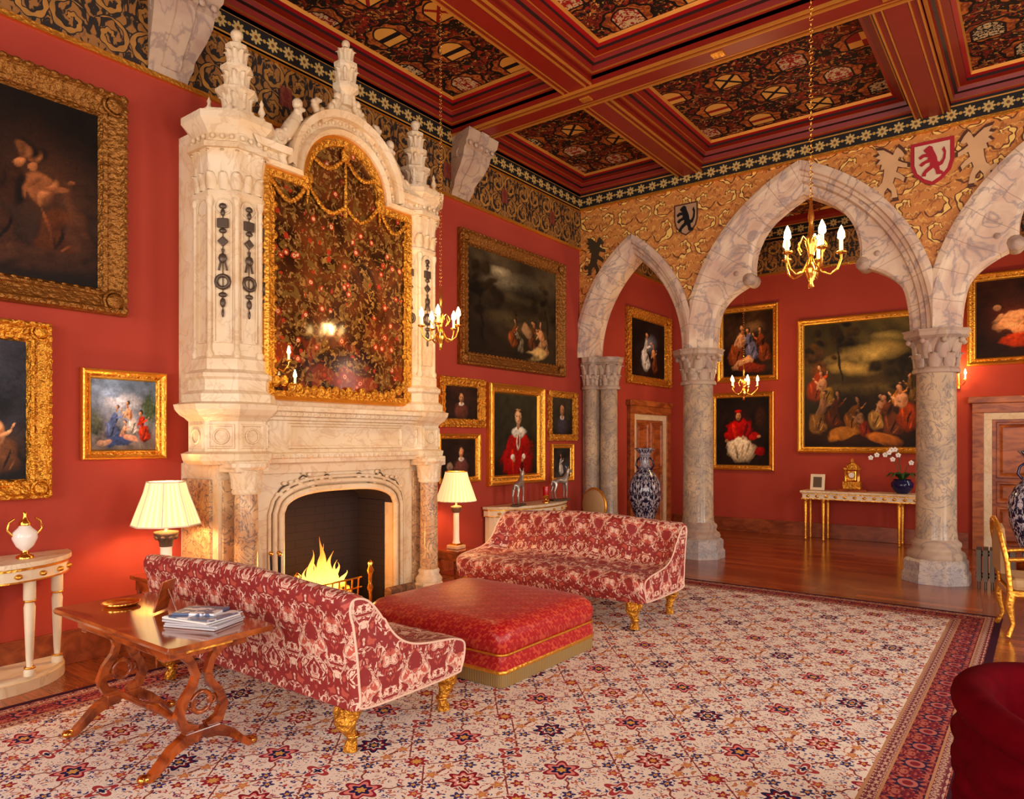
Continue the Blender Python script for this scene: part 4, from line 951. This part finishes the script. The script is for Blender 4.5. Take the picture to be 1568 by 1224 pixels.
b.tube([(-.42,0,.155),(-.2,0,.15),(0,0,.17),(.2,0,.15),(.42,0,.155)],[.02,.016,.028,.016,.02],M_mahog,10)
b.build((-3.74,1.85,.014))
TZ=TH+.015
b=MB('magazine_stack')
for k in range(4):
    b.box((random.uniform(-.01,.01),random.uniform(-.01,.01),.006+k*.011),(.30,.22,.009),M_book,rz=random.uniform(-.15,.15))
b.box((0,0,.048),(.3,.22,.004),M_cover,rz=.05); b.box((-.04,.02,.056),(.22,.16,.01),M_cover,rz=.3)
b.build((-3.40,1.91,TZ),(0,0,.25))
b=MB('brass_dish'); b.lathe([(.03,0),(.085,.004),(.1,.02),(.095,.02),(.08,.008),(0,.006)],M_goldp,(0,0,0),24); b.build((-4.15,1.84,TZ))
b=MB('easel_photo_frame'); Rr=Matrix.Rotation(-.3,3,'X')
b.box((0,0,.085),(.13,.012,.17),M_mahog,.004,R=Rr); b.box((0,-.007,.086),(.1,.006,.14),M_cover,R=Rr); b.tube([(0,.02,.12),(0,.07,.0)],.005,M_mahog,6); b.build((-3.80,1.91,TZ+.004),(0,0,-1.0))
# ---------- demilune console left ----------
def half(r,d,n=20,off=0): return [( d*math.sin(PI*i/n)+(off if 0<i<n else 0), -r*math.cos(PI*i/n)) for i in range(n+1)]
def demilune(name,loc,r,d,H,solid=False):
    b=MB(name)
    b.ext(half(r,d),H-.03,H,M_marb); b.ext(half(r-.02,d-.02),H-.12,H-.03,M_white); b.ext(half(r-.01,d-.01),H-.05,H-.035,M_gold); 
    b.ext(half(r-.012,d-.012),H-.125,H-.115,M_gold)
    for i in range(3,18,2):
        a=PI*i/20; b.sph(((d-.015)*math.sin(a),-(r-.015)*math.cos(a),H-.085),(.025,.025,.018),M_gold,8,5)
    if solid:
        b.ext(half(r-.05,d-.05),.06,H-.12,M_white); b.ext(half(r-.03,d-.03),.0,.06,M_white)
        for i in (4,8,12,16):
            a=PI*i/20; b.tube([((d-.045)*math.sin(a),-(r-.045)*math.cos(a),.08),((d-.045)*math.sin(a),-(r-.045)*math.cos(a),H-.13)],.014,M_gold,6)
    else:
        b.ext(half(r-.04,d-.04),0,.07,M_marb); b.ext(half(r-.06,d-.06),.07,.09,M_white)
        for i in (3,7.5,12.5,17):
            a=PI*i/20; x=(d-.08)*math.sin(a); y=-(r-.08)*math.cos(a)
            b.lathe([(.034,.09),(.036,.12),(.018,.15),(.022,.2),(.034,H-.3),(.026,H-.27),(.036,H-.25),(.036,H-.12)],M_white,(x,y,0),12)
            b.torus((x,y,H-.26),.03,.008,M_gold,'z',12,6); b.torus((x,y,.14),.026,.008,M_gold,'z',12,6)
    return b.build(loc)
demilune('demilune_console_table',(XW+.035,1.58,0.001),.52,.46,.83)
b=MB('gilt_mounted_urn'); 
b.lathe([(.05,0),(.05,.015),(.02,.03),(.018,.05)],M_goldp,(0,0,0),20); b.lathe([(.02,.05),(.05,.08),(.072,.13),(.07,.17),(.04,.2),(.03,.215)],M_porc,(0,0,0),24)
b.lathe([(.034,.215),(.036,.23),(.02,.25),(.01,.28),(.015,.3),(0,.31)],M_goldp,(0,0,0),20)
for s in (-1,1): b.tube([(0,s*.068,.15),(0,s*.1,.19),(0,s*.09,.24),(0,s*.06,.26)],[.008,.008,.007,.009],M_goldp,6)
b.build((-5.33,1.76,.832))
# ---------- lamps ----------
def lamp(loc,tz,sz0,sz1,r0,r1,base='cap'):
    b=MB('table_lamp'); hh=sz0-tz
    b.bx(-.075,.075,-.075,.075,0,.04,M_marb,.006); b.bx(-.06,.06,-.06,.06,.04,.06,M_goldp,.004)
    if base=='col':
        b.lathe([(.045,.06),(.035,.09),(.032,hh-.14),(.036,hh-.13)],M_porc,(0,0,0),20); b.lathe([(.04,hh-.13),(.06,hh-.08),(.06,hh-.06),(.012,hh-.05),(.01,hh+.1)],M_bronze,(0,0,0),16)
    else:
        b.lathe([(.05,.06),(.04,.08),(.04,hh-.17),(.045,hh-.16)],M_porc,(0,0,0),20); b.lathe([(.045,hh-.16),(.05,hh-.12),(.085,hh-.07),(.085,hh-.05),(.014,hh-.04),(.01,hh+.1)],M_bronze,(0,0,0),16)
        for i in range(8): b.sph((.065*math.cos(i*PI/4),.065*math.sin(i*PI/4),hh-.09),.02,M_bronze,6,5)
    h=sz1-sz0; N=8 if base=='cap' else 24
    Lp=[[(r*math.cos(TAU*i/N+.2),r*math.sin(TAU*i/N+.2),hh+zz) for i in range(N)] for r,zz in ((r0,0),(r0*.78+r1*.22-.01,h*.3),(r1+.02,h*.75),(r1,h))]
    b.loft(Lp,M_shade,smooth=False)
    if N>8: b.torus((0,0,hh+h),r1,.005,M_goldp,'z',24,5); b.torus((0,0,hh),r0*.985,.005,M_white,'z',24,5)
    else:
        for l in (Lp[0],Lp[-1]): b.tube(l+[l[0]],.006,M_white,5,cap=False)
        for i in range(8): b.tube([Lp[k][i] for k in range(4)],.004,M_white,5)
    o=b.build((loc[0],loc[1],tz)); light('lamp_bulb','POINT',(0,0,hh+.12),20,(1,.64,.3),.04,parent=o)
def sidetable(loc,w,h,name='side_table'):
    b=MB(name); b.box((0,0,h-.015),(w,w,.03),M_mahog,.006); b.box((0,0,h-.07),(w-.06,w-.06,.08),M_mahog,.003); b.box((0,0,.15),(w-.08,w-.08,.02),M_mahog)
    for sx in (-1,1):
        for sy in (-1,1): b.lathe([(.012,0.001),(.016,h*.5),(.018,h-.1)],M_mahog,(sx*(w/2-.05),sy*(w/2-.05),0),10)
    b.build(loc)
sidetable((-5.15,2.60,0),.36,.62); lamp((-5.15,2.60),.621,.985,1.30,.235,.13)
sidetable((-5.15,5.80,0),.36,.42); lamp((-5.15,5.80),.421,.945,1.265,.225,.12,'col')
# ---------- commode with statuettes ----------
demilune('demilune_commode',(XW+.035,7.62,0.001),.86,.42,.78,True)
def creature(loc,rz,name,s=1.0):
    b=MB(name); b.bx(-.15*s,.15*s,-.06*s,.06*s,0,.025,M_bronze,.004); par=b.build(loc,(0,0,rz))
    V=[(-.1,0,.3),(-.04,0,.295),(.04,0,.29),(.1,0,.31),(.135,0,.37),(.155,0,.43),(.2,0,.425),(.235,0,.405)]
    R=[.045,.042,.044,.045,.03,.026,.022,.012]
    Ed=[(i,i+1) for i in range(7)]
    def br(root,pts,rad):
        p=root
        for q,r in zip(pts,rad): V.append(q);R.append(r);Ed.append((p,len(V)-1)); p=len(V)-1
    for s_ in (-1,1):
        br(0,[(-.09,s_*.035,.22),(-.125,s_*.035,.14),(-.105,s_*.035,.05),(-.09,s_*.035,.032)],[.024,.013,.010,.012])
        br(3,[(.1,s_*.032,.22),(.105,s_*.032,.13),(.1,s_*.032,.05),(.11,s_*.032,.032)],[.018,.012,.010,.012])
        br(5,[(.145,s_*.02,.465),(.13,s_*.03,.5)],[.009,.004])
    br(0,[(-.14,0,.29),(-.155,0,.22)],[.01,.007])
    V=[(x*s,y*s,z*s) for x,y,z in V]
    me=bpy.data.meshes.new(name); me.from_pydata(V,Ed,[]); o=bpy.data.objects.new('body',me); SC.collection.objects.link(o); o.parent=par
    sk=o.modifiers.new('s','SKIN'); 
    for i,v in enumerate(me.skin_vertices[0].data): v.radius=(R[i]*s,R[i]*s); v.use_root=(i==0)
    o.modifiers.new('d','SUBSURF').levels=1; o.modifiers['d'].render_levels=2
    me.materials.append(M_silver)
creature((-5.28,7.12,.782),PI/2+.3,'stag_statuette',.95); creature((-5.3,8.1,.782),PI/2-.3,'stag_statuette',.95)
b=MB('candle_holder'); b.lathe([(.05,0),(.05,.02),(.02,.03),(.02,.06),(.05,.08),(.05,.1)],M_goldp,(0,0,0),16); b.lathe([(.04,.1),(.045,.2),(.04,.22)],M_red,(0,0,0),16); b.build((-5.27,7.72,.782))
b=MB('round_back_chair')
M_ch=mat('chair_linen',C(176,140,96),rough=.8)
b.box((0,0,.42),(.5,.5,.1),M_ch,.04)
b.M=Matrix(((1,0,0,0),(0,0,1,.22),(0,1,0,.70),(0,0,0,1))); b.lathe([(.02,-.05),(.2,-.045),(.24,0),(.2,.045),(.02,.05)],M_ch,(0,0,0),24); b.torus((0,0,0),.235,.018,M_gold,'z',24,6); b.M=None
for sx in (-1,1):
    for sy in (-1,1): b.tube([(sx*.2,sy*.2,.4),(sx*.22,sy*.22,0.002)],[.025,.015],M_gold,8)
    b.tube([(sx*.1,.22,.4),(sx*.1,.22,.5)],.018,M_gold,8)
b.build((-4.95,8.76,0),(0,0,PI*.9))
# ---------- big vases ----------
def vase(loc):
    b=MB('floor_vase')
    b.oct([(.2,0),(.2,.05),(.16,.08),(.16,.2),(.19,.24)],M_mahog,(0,0,0))
    b.lathe([(.12,.24),(.13,.27),(.12,.3),(.17,.45),(.235,.66),(.255,.82),(.24,.95),(.18,1.07),(.11,1.15),(.08,1.22),(.08,1.36),(.1,1.42),(.15,1.47),(.155,1.49),(.12,1.48)],M_vase,(0,0,0),32)
    for s in (-1,1): b.tube([(s*.1,0,1.15),(s*.15,0,1.22),(s*.13,0,1.3),(s*.085,0,1.34)],.014,M_blue,8)
    b.build(loc)
vase((-4.94,9.95,0.001)); vase((-.1,10.1,0.001))
# ---------- back console table ----------
b=MB('gilt_console_table'); w=1.75; d=.44; H=.80
b.bx(-w/2,w/2,-d/2,d/2,H-.035,H,M_marb,.006); b.bx(-w/2+.03,w/2-.03,-d/2+.03,d/2-.03,H-.13,H-.035,M_white,.004); b.bx(-w/2+.02,w/2-.02,-d/2+.02,d/2-.02,H-.05,H-.038,M_gold); b.bx(-w/2+.02,w/2-.02,-d/2+.02,d/2-.02,H-.135,H-.122,M_gold)
for x in (-w/2+.07,-w/2+.34,w/2-.34,w/2-.07):
    for y in (-d/2+.07,d/2-.07):
        b.lathe([(.014,0),(.024,.03),(.015,.06),(.018,.1),(.03,H-.2),(.022,H-.18),(.034,H-.16),(.034,H-.13)],M_gold,(x,y,0),12); b.torus((x,y,H-.19),.028,.008,M_gold,'z',12,6); b.torus((x,y,.06),.02,.007,M_gold,'z',12,6)
for i in range(12): b.sph((-w/2+.12+i*(w-.24)/11,-d/2+.025,H-.085),(.03,.012,.022),M_gold,8,5)
b.build((-2.28,12.1,0.001))
b=MB('mantel_clock'); b.box((0,0,.02),(.42,.18,.04),M_mahog,.006); b.box((0,0,.1),(.26,.15,.12),M_goldo,.01)
for sx in (-1,1):
    for sy in (-1,1): b.lathe([(.014,.16),(.01,.18),(.01,.33),(.016,.35)],M_goldp,(sx*.09,sy*.05,0),8)
b.box((0,0,.25),(.13,.08,.16),M_goldp,.01); b.torus((0,-.05,.26),.05,.01,M_goldo,'y',16,6); b.M=Matrix(((1,0,0,0),(0,0,1,-.048),(0,1,0,.26),(0,0,0,1))); b.lathe([(.045,-.004),(.045,.002)],M_porc,(0,0,0),16); b.M=None
b.box((0,0,.36),(.24,.14,.03),M_goldo,.006); b.lathe([(.1,.375),(.09,.41),(.05,.45),(.02,.47),(.025,.5),(0,.53)],M_goldo,(0,0,0),16)
b.build((-2.42,12.1,.802))
b=MB('photo_frame'); Rr=Matrix.Rotation(-.2,3,'X'); b.box((0,0,.13),(.22,.015,.26),M_white,.004,R=Rr); b.box((0,-.009,.13),(.13,.006,.17),M_bronze,R=Rr); b.tube([(0,.03,.18),(0,.1,0)],.006,M_mahog,6); b.build((-2.93,12.08,.804))
b=MB('potted_orchid'); b.lathe([(.07,0),(.11,.03),(.15,.1),(.155,.16),(.12,.2),(.125,.215),(.11,.2)],M_blue,(0,0,0),24); b.lathe([(.11,.19),(0,.2)],M_log,(0,0,0),16)
for k in range(9):
    a=k*TAU/9; P=[(0.02*math.cos(a),.02*math.sin(a),.2),(.1*math.cos(a),.1*math.sin(a),.3),(.17*math.cos(a),.17*math.sin(a),.31),(.24*math.cos(a),.24*math.sin(a),.24)]
    b.tube(P,[.012,.035,.03,.004],M_green,8,(1,.25))
for s,hh in ((-1,.62),(1,.56),(-.4,.7)):
    P=[(s*.02,0,.2),(s*.06,-.02,.4),(s*.14,-.03,hh-.06),(s*.28,-.05,hh),(s*.42,-.06,hh-.07)]; b.tube(P,.006,M_green,6)
    for q in (.45,.65,.85,1.0):
        i=min(3,int(q*4)); f=q*4-i
        p=Vector(P[i]).lerp(Vector(P[min(4,i+1)]),min(1,f)) 
        for j in range(5):
            a=j*TAU/5+PI/2; b.sph((p.x+.022*math.cos(a),p.y-.015,p.z+.022*math.sin(a)-.01),(.018,.007,.018),M_petal,7,5)
b.build((-1.72,12.08,.802))
# ---------- chandeliers ----------
def chandelier(loc,ztop,R=.17,n=6,pw=34):
    b=MB('brass_chandelier')
    b.lathe([(0,-.2),(.02,-.19),(.012,-.16),(.03,-.12),(.045,-.08),(.03,-.04),(.014,-.01),(.02,.03),(.035,.08),(.02,.13),(.012,.2),(.02,.24),(.01,.3),(.008,.36)],M_goldp,(0,0,0),16)
    for k in range(n):
        a=TAU*k/n+.3; c,s=math.cos(a),math.sin(a)
        P=[(r*c,r*s,z) for r,z in ((.02,-.04),(.06,-.1),(.11,-.12),(.15,-.09),(R,-.03),(R,.0))]; b.tube(P,.0075,M_goldp,7)
        b.tube([(r*c,r*s,z) for r,z in ((.02,.08),(.06,.12),(.09,.06),(.07,.02))],.005,M_goldp,6)
        b.lathe([(.008,-.005),(.03,.005),(.034,.014),(.012,.016)],M_goldp,(R*c,R*s,0),12)
        b.lathe([(.011,.015),(.011,.085)],M_candle,(R*c,R*s,0),10)
        b.lathe([(.008,.085),(.022,.10),(.020,.13),(.006,.165),(0,.175)],M_bulb,(R*c,R*s,0),10)
    L=ztop-loc[2]; nn=int((L-.36)/.034); 
    for i in range(nn):
        z=.36+.017+i*.034
        b.torus((0,0,z),.012,.0028,M_goldp,'x' if i%2 else 'y',8,4)
    b.lathe([(.012,L-.05),(.05,L-.02),(.06,L)],M_goldp,(0,0,0),16)
    o=b.build(loc); light('chandelier_light','POINT',(0,0,.13),pw,(1,.6,.25),.06,parent=o)
chandelier((-4.25,4.58,2.6),5.49,n=5,pw=44); chandelier((-1.15,4.58,2.74),5.49,n=5,pw=44); chandelier((-3.66,10.7,2.42),5.3,.2,5,85); chandelier((.6,10.9,2.42),5.3,.2,5,85)
b=MB('wall_sconce'); b.lathe([(.02,-.12),(.02,0),(.02,.1)],M_goldp,(0,-.024,0),12)
for s in (-1,1):
    b.tube([(0,-.03,-.05),(s*.05,-.09,-.08),(s*.09,-.12,-.03),(s*.09,-.12,.0)],.007,M_goldp,6); b.lathe([(.03,.0),(.032,.01),(.01,.012)],M_goldp,(s*.09,-.12,0),10); b.lathe([(.011,.01),(.011,.08)],M_candle,(s*.09,-.12,0),8); b.lathe([(.008,.08),(.018,.1),(.006,.15),(0,.16)],M_bulb,(s*.09,-.12,0),8)
o=b.build((-1.02,YB-.001,2.5)); light('sconce_light','POINT',(0,-.2,.12),14,(1,.6,.25),.08,parent=o)
# ---------- radiator ----------
b=MB('cast_iron_radiator')
for i in range(6):
    x=i*.06; pr=((-.07,.08),(.07,.08),(.07,.42),(.04,.45),(-.04,.45),(-.07,.42)); b.loft([[(x-.022,y,z) for y,z in pr],[(x+.022,y,z) for y,z in pr]],M_bronze,smooth=False,cap=(True,True))
    for y in (-.05,.05): b.tube([(x,y,0.001),(x,y,.1)],.012,M_bronze,6)
for z in (.14,.38): b.tube([(-.03,0,z),(.33,0,z)],.03,M_bronze,8)
b.build((-.57,9.2,0))
# ---------- gilded armchair ----------
b=MB('gilded_armchair')
b.box((0,0,.42),(.52,.5,.1),M_ch,.04); b.box((0,0,.35),(.56,.54,.05),M_gold,.01)
for sx in (-1,1):
    for sy in (-1,1): b.tube([(sx*.25,sy*.24,.36),(sx*.27,sy*.26,.26),(sx*.24,sy*.23,.1),(sx*.27,sy*.27,.0)],[.035,.032,.016,.022],M_gold,10)
    b.tube([(sx*.25,.25,.36),(sx*.25,.27,.6),(sx*.2,.31,.82),(sx*.1,.325,.91),(0,.33,.93)],[.022,.02,.02,.02,.024],M_gold,8)
    b.tube([(sx*.25,.26,.62),(sx*.28,.1,.64),(sx*.28,-.1,.64),(sx*.27,-.14,.6),(sx*.26,-.08,.5),(sx*.26,-.1,.38)],.018,M_gold,8)
b.ext([(-.21,.5),(.21,.5),(.2,.75),(.12,.86),(0,.89),(-.12,.86),(-.2,.75)],.27,.31,M_ch,'y')
b.build((-.02,7.26,0.018),(0,0,1.75))
# ---------- velvet tub chair ----------
b=MB('velvet_tub_chair')
b.lathe([(.3,.1),(.36,.12),(.38,.3),(.38,.4),(.34,.45),(.2,.47),(0,.475)],M_velvet,(0,0,0),28)
loops=[]; NN=120; K=22
for i in range(NN+1):
    f=i/NN; a=-PI*.62+PI*1.24*f; hh=.74-.10*(abs(a)/(PI*.62))**2
    c,s=math.cos(a),math.sin(a); L=[]
    for j in range(K+1):
        z=.12+(hh-.09-.12)*j/K; u=f*9; v=(z-.12)/.13
        t1=abs(math.sin((u+v)*PI/1)); t2=abs(math.sin((u-v)*PI/1))
        r=.435+.03*(t1*t2)**.45*min(1,j/2)*min(1,(K-j)/2)+.01*j/K; L.append((r*c,r*s,z))
    for q in range(13):
        b_=-PI*.35+PI*1.5*q/12; rr=.405+.065*math.cos(b_); zz=hh-.03+.06*math.sin(b_); L.append((rr*c,rr*s,zz))
    for j in range(8):
        z=hh-.08-(hh-.08-.44)*j/7; r=.345-.0*j; t=abs(math.sin(f*9*PI)); L.append(((r-.015*t)*c,(r-.015*t)*s,z))
    loops.append(L)
b.loft(loops,M_velvet,cap=(True,True))
for i in range(4):
    a=i*PI/2+.7; b.lathe([(.02,0),(.025,.03),(.018,.06),(.03,.16)],M_mahog,(.28*math.cos(a),.28*math.sin(a),0),10)
b.build((.20,2.98,0.001),(0,0,2.9))
# ---------- world, camera ----------
w=bpy.data.worlds.new('w'); SC.world=w; w.use_nodes=True
bg=w.node_tree.nodes['Background']; bg.inputs[0].default_value=(.8,.88,1,1); bg.inputs[1].default_value=.6
cam=bpy.data.cameras.new('camera'); o=bpy.data.objects.new('camera',cam); SC.collection.objects.link(o); SC.camera=o
o.location=(0,0,1.6); o.rotation_euler=(PI/2,0,math.atan2(.603,.798)); cam.sensor_width=36; cam.lens=24.78; cam.shift_y=.0405; cam.clip_start=.05
SC.view_settings.view_transform='Standard'; SC.view_settings.exposure=0.0
